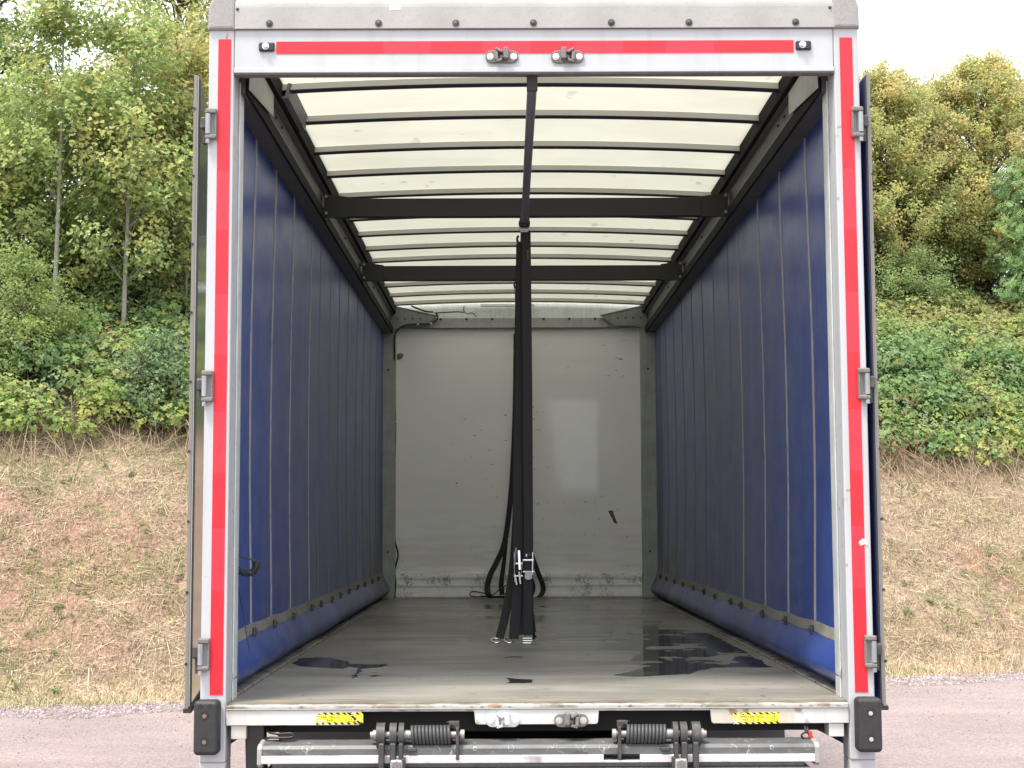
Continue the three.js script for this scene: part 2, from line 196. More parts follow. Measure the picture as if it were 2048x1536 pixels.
// curtain cloth: blue coated fabric rubbed grey by loads
const scuffAt = (u, v) => { const dep = sm(0.1, 0.4, u), st = fb(u * 190, v * 2.5, 101, 0, 0, 3), bl = fb(u * 14, v * 9, 102), dg = fb(u * 40 + v * 26, v * 60 - u * 50, 103, 0, 0, 2), low = sm(0.0, 0.12, v) * sm(1.0, 0.7, v); return clamp(dep * (0.5 + 0.6 * sm(0.36, 0.64, st * 0.55 + bl * 0.45)) * (0.5 + 0.5 * low) + 0.55 * sm(0.56, 0.76, dg) * sm(0.06, 0.2, u) * sm(0.3, 0.6, bl)); };
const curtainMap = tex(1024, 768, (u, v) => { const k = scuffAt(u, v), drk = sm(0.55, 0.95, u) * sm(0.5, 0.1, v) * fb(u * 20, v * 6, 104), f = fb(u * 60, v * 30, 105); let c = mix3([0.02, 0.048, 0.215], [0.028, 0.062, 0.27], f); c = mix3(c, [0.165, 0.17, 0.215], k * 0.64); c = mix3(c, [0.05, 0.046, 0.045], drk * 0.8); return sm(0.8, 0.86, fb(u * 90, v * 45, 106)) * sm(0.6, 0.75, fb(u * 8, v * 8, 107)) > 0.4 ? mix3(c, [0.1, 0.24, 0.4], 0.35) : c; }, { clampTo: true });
const curtainRough = tex(512, 512, (u, v) => 0.33 + 0.14 * scuffAt(u, v) + 0.14 * (fb(u * 40, v * 20, 108) - 0.5), { data: true, clampTo: true });
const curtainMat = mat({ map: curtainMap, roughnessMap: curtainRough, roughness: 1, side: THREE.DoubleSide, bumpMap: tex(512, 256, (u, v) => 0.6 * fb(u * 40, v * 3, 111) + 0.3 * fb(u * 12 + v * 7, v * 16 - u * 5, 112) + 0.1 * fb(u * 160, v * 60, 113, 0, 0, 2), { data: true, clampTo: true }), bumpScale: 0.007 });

// ---------------------------------------------------------------- ground
const base = (x) => 11.4 + 0.28 * clamp(x, -14, 14);
function bankH(x, z) { // height of the slope behind the lay-by
  const t = -z - base(x) + 0.5 * (fb(x * 0.6, z * 0.6, 200) - 0.5) + 0.22 * (fb(x * 3, z * 3, 203, 0, 0, 2) - 0.5), up = t < 0 ? 0.12 * t : 0;
  const s = t <= 0 ? up : t < 0.8 ? 0.68 * t * t / 1.6 : 0.68 * (t - 0.4), crest = 6.0 + 0.04 * Math.max(0, t - 9);
  const k = 0.5; const hh = s > crest - 1.2 ? crest - Math.log(1 + Math.exp((crest - s) / k)) * k : s; // soft crest
  return Math.max(hh, -0.4) + (t > 0 ? 0.2 * (fb(x * 0.9, z * 0.9, 201) - 0.5) * sm(0, 2, t) + 0.05 * (fb(x * 5, z * 5, 202, 0, 0, 2) - 0.5) * sm(0, 0.5, t) : -0.03);
}
const slopeT = (x, z) => -z - base(x);
const roadMat = mat({ roughness: 0.92, map: tex(1024, 1024, (u, v) => { // pinkish stone mastic
  const a = vn(u * 340, v * 340, 211, 340, 340), b = vn(u * 170, v * 170, 212, 170, 170), c = fb(u * 3, v * 3, 213, 3, 3), k = a * 0.6 + b * 0.4, st = vn(u * 260, v * 260, 215, 260, 260);
  let q = mix3([0.078, 0.057, 0.057], [0.30, 0.245, 0.243], k); q = mix3(q, [0.22, 0.165, 0.158], 0.4 * c); q = q.map((e) => e * (0.82 + 0.36 * fb(u * 2, v * 7, 214, 2, 7))); return st > 0.93 ? [0.42, 0.39, 0.385] : st < 0.05 ? [0.08, 0.065, 0.065] : q; }, { rep: [0.36, 0.36] }), bumpMap: tex(512, 512, (u, v) => vn(u * 170, v * 170, 216, 170, 170) * 0.6 + vn(u * 90, v * 90, 217, 90, 90) * 0.4, { data: true, rep: [0.36, 0.36] }), bumpScale: 0.006 });
{
  let g = new THREE.PlaneGeometry(500, 500, 1, 1); g.rotateX(-Math.PI / 2); g.translate(0, 0, 225); // reaches the horizon behind the camera, ends under the bank
  const o = part('road', g, roadMat, scene); o.userData.kind = 'structure';
}
const bankMat = mat({ vertexColors: true, roughness: 0.97, map: tex(1024, 1024, (u, v) => { const a = fb(u * 14, v * 14, 221, 14, 14), b = fb(u * 150, v * 60, 222, 150, 60, 2), c = vn(u * 300, v * 300, 223, 300, 300), k = 0.45 + 0.5 * a + 0.7 * (b - 0.5) + 0.4 * (c - 0.5); return [clamp(k), clamp(k * 0.99), clamp(k * 0.97)]; }, { rep: [0.4, 0.4] }) });
{
  const xs = [], zs = [];
  for (let x = -90; x <= 90; x += Math.abs(x) < 14 ? 0.16 : 3) xs.push(x);
  for (let z = -8; z >= -190; z -= z > -30 ? 0.16 : z > -45 ? 1 : 6) zs.push(z);
  const pos = [], colr = [], idx = [], nx = xs.length;
  zs.forEach((z, j) => xs.forEach((x, i) => {
    pos.push(x, bankH(x, z), z);
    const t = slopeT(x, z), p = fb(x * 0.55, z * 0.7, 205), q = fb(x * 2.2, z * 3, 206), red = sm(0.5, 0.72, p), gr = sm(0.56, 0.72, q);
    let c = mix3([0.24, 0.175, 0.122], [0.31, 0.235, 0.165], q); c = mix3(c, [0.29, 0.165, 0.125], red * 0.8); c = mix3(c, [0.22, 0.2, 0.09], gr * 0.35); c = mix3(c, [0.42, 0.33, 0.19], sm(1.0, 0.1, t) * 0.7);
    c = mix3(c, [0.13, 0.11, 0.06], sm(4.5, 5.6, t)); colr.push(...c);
    if (i && j) { const a = (j - 1) * nx + i - 1, b = a + 1, d = j * nx + i - 1, e = d + 1; idx.push(a, b, d, b, e, d); }
  }));
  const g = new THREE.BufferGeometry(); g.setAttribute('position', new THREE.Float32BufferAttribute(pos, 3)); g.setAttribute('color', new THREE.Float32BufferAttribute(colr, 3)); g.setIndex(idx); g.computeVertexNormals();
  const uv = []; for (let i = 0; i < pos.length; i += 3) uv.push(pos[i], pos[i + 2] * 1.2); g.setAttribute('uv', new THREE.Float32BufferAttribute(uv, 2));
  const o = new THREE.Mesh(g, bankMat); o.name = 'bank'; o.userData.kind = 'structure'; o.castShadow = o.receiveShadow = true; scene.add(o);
}

// ---------------------------------------------------------------- the truck
const truck = thing('box_truck', 'blue curtain-sided box truck seen into its empty load space, rear doors folded back', 'truck');
const FL = 1.2, Z1 = -8.0;
// rear frame
for (const s of [-1, 1]) {
  const p = part('rear_post', [B(s < 0 ? -1.285 : 1.185, s < 0 ? -1.185 : 1.285, 0.98, 3.83, -0.12, 0, 0.006), extrude([[-0.05, 0.98], [0.05, 0.98], [0.05, 0.72], [0.025, 0.62], [-0.05, 0.62]].map(([x, y]) => [s * -x, y]).reverse(), 0.1, 0.004).translate(s * 1.235, 0, -0.11)], white, truck);
  const t = tf(new THREE.BoxGeometry(0.05, 2.557, 0.002), [s < 0 ? -1.2225 : 1.2345, 2.5115, 0.0012]); part('reflective_tape', t, tape, p, null, true);
  if (s > 0) part('tape_tear', [tf(extrude([[0, 0], [0.016, 0.006], [0.028, 0.003], [0.024, 0.018], [0.01, 0.028], [-0.006, 0.014]], 0.001, 0), [1.243, 1.788, 0.003])], aluClean, p);
  part('inner_trim', [B(s < 0 ? -1.1845 : 1.1785, s < 0 ? -1.1785 : 1.1845, FL, 3.65, -0.2, -0.115, 0.002)], galvLight, p);
}
const hdr = part('rear_header', [B(-1.184, 1.184, 3.672, 3.828, -0.06, 0.001, 0.004), B(-1.184, 1.184, 3.652, 3.673, -0.05, 0.008, 0.003)], whiteClean, truck);
part('reflective_tape', tf(new THREE.BoxGeometry(0.05, 2.046, 0.002), [0.004, 3.7545, 0.0022], [0, 0, Math.PI / 2]), tape, hdr, null, true);
part('header_flange', B(-1.183, 1.183, 3.647, 3.6515, -0.045, 0.0, 0.001), castGrey, hdr);
{ // roof capping with rounded top edge
  const s = new THREE.Shape(); s.moveTo(-0.16, 3.829); s.lineTo(0.014, 3.829); s.lineTo(0.014, 3.915); s.quadraticCurveTo(0.01, 3.97, -0.04, 3.986); s.lineTo(-0.16, 3.99); s.closePath();
  const g = new THREE.ExtrudeGeometry(s, { depth: 2.372, bevelEnabled: false, curveSegments: 10 }); g.rotateY(-Math.PI / 2); g.translate(1.19, 0, 0);
  const cap = part('roof_capping', g, capGrey, truck);
  for (const x of [-1.045, -0.614, -0.309, -0.002, 0.306, 0.613, 1.035]) part('rivet', [tf(new THREE.SphereGeometry(0.011, 10, 6), [x, 3.8485, 0.015], [0, 0, 0], [1, 1, 0.55]), cyl(0.014, 0.014, 0.003, [x, 3.8485, 0.0155], [Math.PI / 2, 0, 0], 14)], steelDark, cap);
  part('sticker', bx(0.042, 0.018, 0.001, [-0.55, 3.912, 0.0145], [0, 0, 0.06], 0), aluClean, cap);
  for (const q of [-1, 1]) {
    const c = new THREE.Shape(), x0 = 1.181, x1 = 1.288; c.moveTo(x0, 3.826); c.lineTo(x1, 3.826); c.lineTo(x1, 3.9); c.quadraticCurveTo(x1 - 0.006, 3.972, x1 - 0.066, 3.982); c.lineTo(x0, 3.988); c.closePath();
    let k = new THREE.ExtrudeGeometry(c, { depth: 0.17, bevelEnabled: true, bevelSize: 0.012, bevelThickness: 0.012, bevelOffset: -0.012, bevelSegments: 3, curveSegments: 10 }); k.translate(0, 0, -0.165);
    if (q < 0) k = mirrorX(k); const m = part('corner_cap', k, cornerGrey, truck); part('rivet', tf(new THREE.SphereGeometry(0.007, 8, 5), [q * 1.172, 3.908, 0.013]), steelDark, m);
  }
}
function mirrorX(g) { g = g.index ? g.toNonIndexed() : g; g.scale(-1, 1, 1); const p = g.attributes.position, n = g.attributes.normal, u = g.attributes.uv; for (let i = 0; i < p.count; i += 3) for (const a of [p, n, u]) { if (!a) continue; const k = a.itemSize; for (let c = 0; c < k; c++) { const x = a.array[(i + 1) * k + c]; a.array[(i + 1) * k + c] = a.array[(i + 2) * k + c]; a.array[(i + 2) * k + c] = x; } } return g; }
for (const x of [-1.056, 1.065]) { const m = part('stop_plate', B(x - 0.031, x + 0.031, 3.738, 3.775, 0, 0.014, 0.008), blackPlastic, truck); part('bolt', bolt(x - 0.004, 3.758, 0.013, 0.0095, 0.012), zinc, m); }
function keeper(x, y, flip, m) { // cam keeper: oval plate, hooked jaw and post, two bolts
  const s = new THREE.Shape(); s.moveTo(-0.04, -0.025); s.lineTo(0.04, -0.025); s.absarc(0.04, 0, 0.025, -Math.PI / 2, Math.PI / 2); s.lineTo(-0.04, 0.025); s.absarc(-0.04, 0, 0.025, Math.PI / 2, Math.PI * 1.5);
  const g = [extrude(s, 0.006, 0.002), bx(0.02, 0.046, 0.034, [0.016, 0.008, 0.02], [0, 0, 0.04], 0.004), bx(0.014, 0.034, 0.03, [-0.022, -0.002, 0.018], [0, 0, 0.1], 0.003), bx(0.03, 0.01, 0.028, [-0.012, 0.02, 0.018], [0, 0, -0.5], 0.003), bx(0.026, 0.01, 0.03, [-0.012, -0.02, 0.016], [0, 0, 0.25], 0.003), bx(0.02, 0.014, 0.02, [0.001, -0.004, 0.012], [0, 0, 0.4], 0.003)];
  const o = part('door_keeper', mergeAll(g.map((q) => { q = q.index ? q.toNonIndexed() : q; if (flip) q = mirrorX(q); return q.translate(x, y, 0.004); })), m, truck);
  for (const q of [-0.046, 0.046]) part('bolt', bolt(x + q, y, 0.011, 0.009, 0.006), m === castGrey ? zinc : aluClean, o);
}
keeper(-0.127, 3.714, false, castGrey); keeper(0.132, 3.713, true, castGrey);
// rear sill with two cut-outs
{
  const s = new THREE.Shape(), y0 = 1.118, y1 = 1.176, yn = 1.168, r = 0.014;
  s.moveTo(-1.184, y0); s.lineTo(-0.672 - r, y0); s.quadraticCurveTo(-0.672, y0, -0.672, y0 + r); s.lineTo(-0.668, yn); s.lineTo(-0.242, yn); s.lineTo(-0.238, y0 + r); s.quadraticCurveTo(-0.238, y0, -0.238 + r, y0);
  s.lineTo(0.23 - r, y0); s.quadraticCurveTo(0.23, y0, 0.23, y0 + r); s.lineTo(0.233, yn); s.lineTo(0.656, yn); s.lineTo(0.66, y0 + r); s.quadraticCurveTo(0.66, y0, 0.66 + r, y0); s.lineTo(1.184, y0); s.lineTo(1.184, y1); s.lineTo(-1.184, y1); s.closePath();
  const sill = part('rear_sill', [extrude(s, 0.008, 0.002).translate(0, 0, -0.006)], wornWhite, truck);
  part('sill_top', B(-1.184, 1.184, 1.178, 1.1935, -0.13, 0.008, 0.005), wornLip(), sill);
  part('threshold', B(-1.183, 1.183, 1.18, 1.2005, -0.135, -0.028, 0.002), cream, sill);
  part('lip_strip', B(-1.183, 1.183, 1.1765, 1.1805, -0.01, 0.0105, 0.001), galv, sill);
  part('inner_beam', B(-1.18, 1.18, 1.08, 1.175, -0.14, -0.09, 0.004), underBlack, sill);
  part('warning_sticker', tf(new THREE.BoxGeometry(0.178, 0.044, 0.001), [-0.752, 1.1435, 0.005]), stickerL, sill, null, true);
  part('warning_sticker', tf(new THREE.BoxGeometry(0.174, 0.042, 0.001), [0.83, 1.138, 0.005], [0, 0, 0.01]), stickerR, sill, null, true);
}
keeper(-0.132, 1.134, false, galvLight); keeper(0.127, 1.133, true, castGrey);
function wornLip() { return (wornLip.m ??= mat({ roughness: 0.6, map: tex(1024, 256, (u, v) => { const a = fb(u * 20, v * 8, 16, 20, 8), b = fb(u * 60, v * 20, 17, 60, 20), r = sm(0.62, 0.74, fb(u * 16, v * 6, 18, 16, 6)); let c = mix3([0.38, 0.37, 0.345], [0.2, 0.185, 0.155], sm(0.35, 0.7, a)); c = mix3(c, [0.09, 0.08, 0.07], sm(0.6, 0.75, b) * 0.7); return mix3(c, [0.2, 0.11, 0.06], r * 0.7); }, { rep: [0.8, 3] }) })); }
for (const s of [-1, 1]) { // rubber buffers
  const b = part('rubber_buffer', [tf(new RoundedBoxGeometry(0.094, 0.203, 0.075, 3, 0.018), [s * 1.247, 1.118, 0.04])], rubber, truck);
  for (const y of [1.166, 1.07]) { part('bolt_recess', cyl(0.0165, 0.0165, 0.002, [s * 1.25, y, 0.077], [Math.PI / 2, 0, 0], 18), blackPlastic, b); part('bolt', bolt(s * 1.25 - 0.001, y - 0.003, 0.078, 0.0055, 0.003), s < 0 ? rustBolt() : zinc, b); }
  if (s < 0) for (const x of [-0.02, 0.016]) part('hole', cyl(0.008, 0.008, 0.002, [-1.247 + x, 1.2, 0.0775], [Math.PI / 2, 0, 0], 12), blackPlastic, b);
  part('post_stub', [B(s < 0 ? -1.166 : 1.108, s < 0 ? -1.108 : 1.166, 1.066, 1.117, -0.09, -0.004, 0.003)], wornWhite, truck);
}
function rustBolt() { return (rustBolt.m ??= mat({ color: col(0.22, 0.14, 0.08), roughness: 0.6, metalness: 0.4 })); }
// hinges on the posts
for (const s of [-1, 1]) for (const y of [3.445, 2.412, 1.388]) {
  const X = (x0, x1, ...r) => B(s < 0 ? -x1 : x0, s < 0 ? -x0 : x1, ...r);
  const h = part('hinge', [X(1.247, 1.259, y - 0.06, y + 0.06, 0.003, 0.011, 0.004), X(1.248, 1.256, y - 0.05, y + 0.05, 0.008, 0.022, 0.003), X(1.247, 1.292, y + 0.04, y + 0.06, 0.004, 0.03, 0.006), X(1.247, 1.292, y - 0.062, y - 0.044, 0.004, 0.03, 0.006)], castGrey, truck);
  part('hinge_pin', [cyl(0.0105, 0.0105, 0.08, [s * 1.281, y - 0.001, 0.02], [0, 0, 0], 16), cyl(0.009, 0.009, 0.016, [s * 1.281, y - 0.07, 0.02], [0, 0, 0], 10)], galvDull(), h);
  part('hinge_arm', [tf(new RoundedBoxGeometry(0.03, 0.05, 0.02, 2, 0.009), [s * 1.3, y + 0.006, 0.004]), X(1.294, 1.306, y - 0.075, y + 0.02, -0.03, 0.002, 0.004)], steelDark, h);
}
function galvDull() { return (galvDull.m ??= mat({ map: galvMap, color: col(0.8, 0.84, 0.88), roughness: 0.4, metalness: 0.3 })); }
// doors folded back along the sides
for (const s of [-1, 1]) {
  const d = new THREE.Group(); d.name = 'rear_door'; d.position.set(s < 0 ? -1.318 : 1.307, 0, 0); d.rotation.y = -s * (s < 0 ? 0.128 : 0.03); truck.add(d);
  part('door_panel', B(s < 0 ? -0.02 : 0.0, s < 0 ? 0.0 : 0.02, 1.2, 3.64, -1.16, -0.006, 0.003), s < 0 ? navyDoor : navyMatt, d);
  part('edge_profile', [B(s < 0 ? -0.024 : 0.007, s < 0 ? -0.009 : 0.02, 1.18, 3.645, -0.02, 0.0, 0.003)], sealGrey, d);
  part('edge_strip', [B(s < 0 ? -0.009 : 0.005, s < 0 ? -0.005 : 0.009, 1.19, 3.64, -0.012, 0.002, 0.001)], s < 0 ? cornerGrey : galvDark, d);
  part('rubber_seal', [B(s < 0 ? -0.005 : -0.001, s < 0 ? 0.001 : 0.005, 1.165, 3.63, -0.02, -0.001, 0.001), B(s < 0 ? -0.03 : -0.002, s < 0 ? 0.002 : 0.03, 1.165, 1.182, -1.1, -0.002, 0.002)], rubber, d);
  for (let k = 0; k < 9; k++) part('screw', bolt(s * 0.021, 1.35 + k * 0.27, 0, 0.004, 0.002), steelDark, d);
}
// side rails under the roof
for (const s of [-1, 1]) {
  const pr = [[1.27, 3.60], [1.158, 3.607], [1.15, 3.612], [1.15, 3.672], [1.172, 3.69], [1.166, 3.765], [1.142, 3.772], [1.142, 3.779], [1.168, 3.782], [1.27, 3.782]];
  const sh = new THREE.Shape(pr.map(([x, y]) => new THREE.Vector2(-s * x, y))); const g = new THREE.ExtrudeGeometry(sh, { depth: 7.86, bevelEnabled: false }); g.translate(0, 0, 0); g.rotateY(Math.PI); g.translate(0, 0, -0.12);
  const r = part('side_rail', g, railGrey, truck);
  part('roof_channel', B(s < 0 ? -1.27 : 1.122, s < 0 ? -1.122 : 1.27, 3.7825, 3.878, -7.98, -0.12, 0.002), railDark, r);
  part('rail_lip', B(s < 0 ? -1.162 : 1.1485, s < 0 ? -1.1485 : 1.162, 3.604, 3.664, -7.98, -0.12, 0.002), railDark, r);
  part('gusset_plate', extrude([[-0.1, 3.615], [-0.1, 3.772], [-0.72, 3.772], [-0.72, 3.672]].map(([a, b]) => [-a, b]), 0.003, 0.0).rotateY(Math.PI / 2).translate(s * 1.141 - 0.0015, 0, 0), galvPost(), r);
  for (let k = 0; k < 6; k++) part('bolt', cyl(0.008, 0.008, 0.01, [s * 1.165, 3.735, -0.8 - (k < 3 ? k * 0.17 : k * 1.05)], [0, 0, Math.PI / 2], 8), steelDark, r);
}
part('lamp_housing', [bx(0.012, 0.07, 0.6, [-1.098, 3.83, -1.15], [0, 0, -0.25], 0.003), bx(0.04, 0.01, 0.6, [-1.112, 3.797, -1.15], [0, 0, 0], 0.003), bx(0.004, 0.06, 0.58, [-1.089, 3.836, -1.15], [0, 0, -0.25], 0)], galvDark, truck);
// roof: translucent sheet on bowed hoops
const roofY = (x) => 3.892 - 0.035 * (x / 1.2) ** 2;
{
  const g = new THREE.PlaneGeometry(2.52, 7.9, 24, 8); g.rotateX(-Math.PI / 2); g.translate(0, 0, -4.06); const p = g.attributes.position, uv = g.attributes.uv;
  for (let i = 0; i < p.count; i++) { p.setY(i, roofY(p.getX(i))); uv.setXY(i, (p.getX(i) + 1.26) / 2.52, -p.getZ(i) / 8.05); } g.computeVertexNormals();
  const roof = part('roof_sheet', g, roofGrp, truck, null, true);
  for (const z of [-0.86, -1.41, -2.02, -2.57, -3.15, -3.82, -4.37, -4.92, -5.42, -6.0, -6.62, -7.17, -7.68]) {
    for (const [nm, mm, pr] of [['roof_bow', galvBow(), [[0, -0.029], [0, -0.002], [-0.004, -0.002], [-0.004, -0.029]]], ['bow_flange', bowDark(), [[0.001, -0.033], [0.001, -0.0295], [-0.052, -0.0295], [-0.052, -0.033]]]]) { const pos = [], n = 20, idx = [], m = pr.length;
    for (let i = 0; i <= n; i++) { const x = -1.165 + (2.33 * i) / n; pr.forEach(([dz, dy]) => pos.push(x, roofY(x) + dy, z + dz)); if (i) for (let k = 0; k < m; k++) { const a = (i - 1) * m + k, b = (i - 1) * m + ((k + 1) % m); idx.push(a, a + m, b, b, a + m, b + m); } }
    let b = new THREE.BufferGeometry(); b.setAttribute('position', new THREE.Float32BufferAttribute(pos, 3)); b.setIndex(idx); b = b.toNonIndexed(); b.computeVertexNormals(); part(nm, b, mm, roof); }
  }
}
function bowDark() { return (bowDark.m ??= mat({ color: col(0.028, 0.032, 0.046), roughness: 0.7 })); }
function galvBow() { return (galvBow.m ??= mat({ color: col(0.48, 0.5, 0.46), roughness: 0.6, metalness: 0 })); }
for (const z of [-2.7, -5.0]) { // cross beams bolted between the side rails
  const b = part('cross_beam', [B(-1.1, 1.1, 3.625, 3.73, z - 0.006, z, 0.002), B(-1.1, 1.1, 3.625, 3.631, z - 0.06, z - 0.006, 0.001), B(-1.1, 1.1, 3.724, 3.73, z - 0.06, z - 0.006, 0.001)], beamDark, truck);
  for (const s of [-1, 1]) { part('end_bracket', [extrude([[0, 3.615], [0, 3.735], [0.02, 3.75], [0.045, 3.75], [0.15, 3.735], [0.15, 3.62]].map(([x, y]) => [s * (1.15 - x), y]).sort(() => 0), 0.006, 0.001).translate(0, 0, z + 0.002), B(s < 0 ? -1.149 : 1.143, s < 0 ? -1.143 : 1.149, 3.615, 3.755, z - 0.08, z + 0.05, 0.002)], beamDark, b); for (const y of [3.64, 3.735]) part('bolt', cyl(0.009, 0.009, 0.014, [s * 1.138, y, z + 0.03], [0, 0, Math.PI / 2], 6), zinc, b); }
}
const railX = -0.008;
part('load_rail', [tf(new THREE.CylinderGeometry(0.02, 0.02, 7.9, 18), [railX, 3.605, -3.98], [Math.PI / 2, 0, 0])], mat({ color: col(0.2, 0.195, 0.23), roughness: 0.4, metalness: 0.3 }), truck);
part('rail_bracket', B(railX - 0.0215, railX + 0.0215, 3.583, 3.66, -0.03, -0.018, 0.003), underBlack, truck);
for (const z of [-2.7, -5.0]) part('rail_bracket', B(railX - 0.028, railX + 0.028, 3.58, 3.628, z - 0.03, z + 0.012, 0.004), steelDark, truck);
// curtains
function curtX(y, z) { // distance of the curtain from the centre line
  const ends = sm(0, 0.5, -z) * sm(8.0, 7.4, -z), bel = sm(1.4, 2.2, y) * sm(3.62, 2.6, y);
  let x = 1.236 + 0.012 * bel * ends + 0.003 * (fb(z * 2.4, y * 0.35, 301) - 0.5) * 2 * sm(3.6, 3.2, y);
  const k = clamp((1.415 - y) / 0.4);
  if (k > 0) x += -0.062 * Math.sin(Math.min(1, k / 0.42) * Math.PI * 0.5) * (1 - sm(0.3, 0.62, k)) * (0.25 + 1.5 * fb(z * 1.1 + 4, y, 302)) + 0.045 * sm(0.32, 0.62, k) + 0.03 * (fb(z * 2.6, y * 4, 303) - 0.5) * k;
  return x;
}
const strapZ = { '-1': [-0.85, -1.44, -2.08, -2.82, -3.24, -3.78, -4.3, -4.86, -5.5, -6.05, -6.66, -7.25], 1: [-0.86, -1.51, -2.16, -2.89, -3.30, -3.97, -4.56, -5.15, -5.78, -6.37, -6.99, -7.5] };
const hemY = (z, zs) => { let d = 9; for (const q of zs) d = Math.min(d, Math.abs(z - q)); return 1.425 + 0.012 * (fb(z * 1.5, 2, 305) - 0.5) - 0.006 * sm(0.04, 0.3, d); };
for (const s of [-1, 1]) {
  const ys = []; for (let i = 0; i <= 36; i++) ys.push(3.63 - 2.2 * (i / 36)); for (let i = 1; i <= 22; i++) ys.push(1.43 - 0.47 * (i / 22));
  const nz = 262, pos = [], uv = [], idx = [];
  ys.forEach((y, j) => { for (let i = 0; i <= nz; i++) { const z = -0.11 - (7.87 * i) / nz; pos.push(s * curtX(y, z), y, z); uv.push(-z / 8.05, (y - 0.96) / 2.7); if (i && j) { const w = nz + 1, a = (j - 1) * w + i - 1, b = a + 1, c = j * w + i - 1, d = c + 1; s > 0 ? idx.push(a, b, c, b, d, c) : idx.push(a, c, b, b, c, d); } } });
  const g = new THREE.BufferGeometry(); g.setAttribute('position', new THREE.Float32BufferAttribute(pos, 3)); g.setAttribute('uv', new THREE.Float32BufferAttribute(uv, 2)); g.setIndex(idx); g.computeVertexNormals();
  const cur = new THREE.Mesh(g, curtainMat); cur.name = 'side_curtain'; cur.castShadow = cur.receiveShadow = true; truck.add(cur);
  const sheet = (f, n, w, o) => { // narrow band lying on the curtain: f(t) -> [y, z] centre line, across = dy or dz
    const P = [], U = [], I = []; for (let i = 0; i <= n; i++) { const [y, z] = f(i / n); [-1, 1].forEach((q, k) => { const yy = y + (o === 'y' ? (q * w) / 2 : 0), zz = z + (o === 'z' ? (q * w) / 2 : 0); for (const e of [0.0028, -0.002]) { P.push(s * (curtX(yy, zz) - e), yy, zz); U.push(k * w, (i / n) * 3); } }); if (i) { const a = (i - 1) * 4, b = i * 4; for (const [p, q] of [[0, 2], [2, 3], [3, 1], [1, 0]]) I.push(a + p, b + p, a + q, a + q, b + p, b + q); } }
    let m = new THREE.BufferGeometry(); m.setAttribute('position', new THREE.Float32BufferAttribute(P, 3)); m.setAttribute('uv', new THREE.Float32BufferAttribute(U, 2)); m.setIndex(I); m = m.toNonIndexed(); m.computeVertexNormals(); return m;
  };
  const zs = strapZ[s];
  part('hem_band', sheet((t) => { const z = -0.13 - 7.8 * t; return [hemY(z, zs), z]; }, 160, 0.044, 'y'), hemGrey, cur);
  for (const z of zs) {
    part('curtain_strap', sheet((t) => [3.62 - t * (3.62 - hemY(z, zs) - 0.016), z + 0.006 * Math.sin(t * 3 + z)], 40, z < -2.9 ? 0.026 : 0.032, 'z'), z < -4.1 ? webDirty() : z < -2.9 ? webMid() : webTan, cur);
    const y = hemY(z, zs) - 0.016, x = s * (curtX(y, z) - 0.014);
    part('strap_buckle', [bx(0.012, 0.04, 0.036, [x, y, z], [0, 0, 0], 0.005), bx(0.016, 0.008, 0.046, [x, y - 0.016, z], [0, 0, 0], 0.003), bx(0.018, 0.016, 0.02, [x - s * 0.004, y + 0.004, z], [0, 0, 0.4], 0.004)], steelDark, cur);
  }
}
function webMid() { return (webMid.m ??= mat({ color: col(0.17, 0.17, 0.175), roughness: 0.85 })); }
function webDirty() { return (webDirty.m ??= mat({ color: col(0.125, 0.128, 0.155), roughness: 0.8 })); }
// load bed: boards and side rails
const bed = part('load_bed', [B(-1.26, 1.26, 1.1, 1.172, Z1 + 0.02, -0.14, 0)], underBlack, truck);
{
  const n = 8, L = 7.83 / n;
  for (let i = 0; i < n; i++) {
    const z1 = -0.138 - i * L, z0 = z1 - L + 0.005, dy = 0.0012 * (h2(i, 2, 5) - 0.5), g = B(-1.19, 1.19, 1.173, 1.2 + dy, z0, z1, 0.0025), p = g.attributes.position, uv = new Float32Array(p.count * 2);
    for (let k = 0; k < p.count; k++) { uv[k * 2] = (p.getX(k) + FX) / (2 * FX); uv[k * 2 + 1] = -p.getZ(k) / FZ; } g.setAttribute('uv', new THREE.BufferAttribute(uv, 2)); part('floor_board', g, floorMat, bed, null, true);
  }
  for (const s of [-1, 1]) part('edge_rail', [B(s < 0 ? -1.262 : 1.194, s < 0 ? -1.194 : 1.262, 1.16, 1.207, Z1 + 0.04, -0.136, 0.004)], dirtyRail(), bed);
}
function dirtyRail() { return (dirtyRail.m ??= mat({ roughness: 0.7, map: tex(256, 1024, (u, v) => { const a = fb(u * 6, v * 30, 310, 6, 30), b = fb(u * 14, v * 60, 311, 14, 60), c = sm(0.62, 0.72, fb(u * 4, v * 12, 312, 4, 12)); let q = mix3([0.33, 0.325, 0.3], [0.17, 0.16, 0.14], a); q = mix3(q, [0.05, 0.045, 0.04], sm(0.55, 0.7, b)); return mix3(q, [0.25, 0.15, 0.08], c * 0.5); }, { rep: [2, 0.5] }) })); }
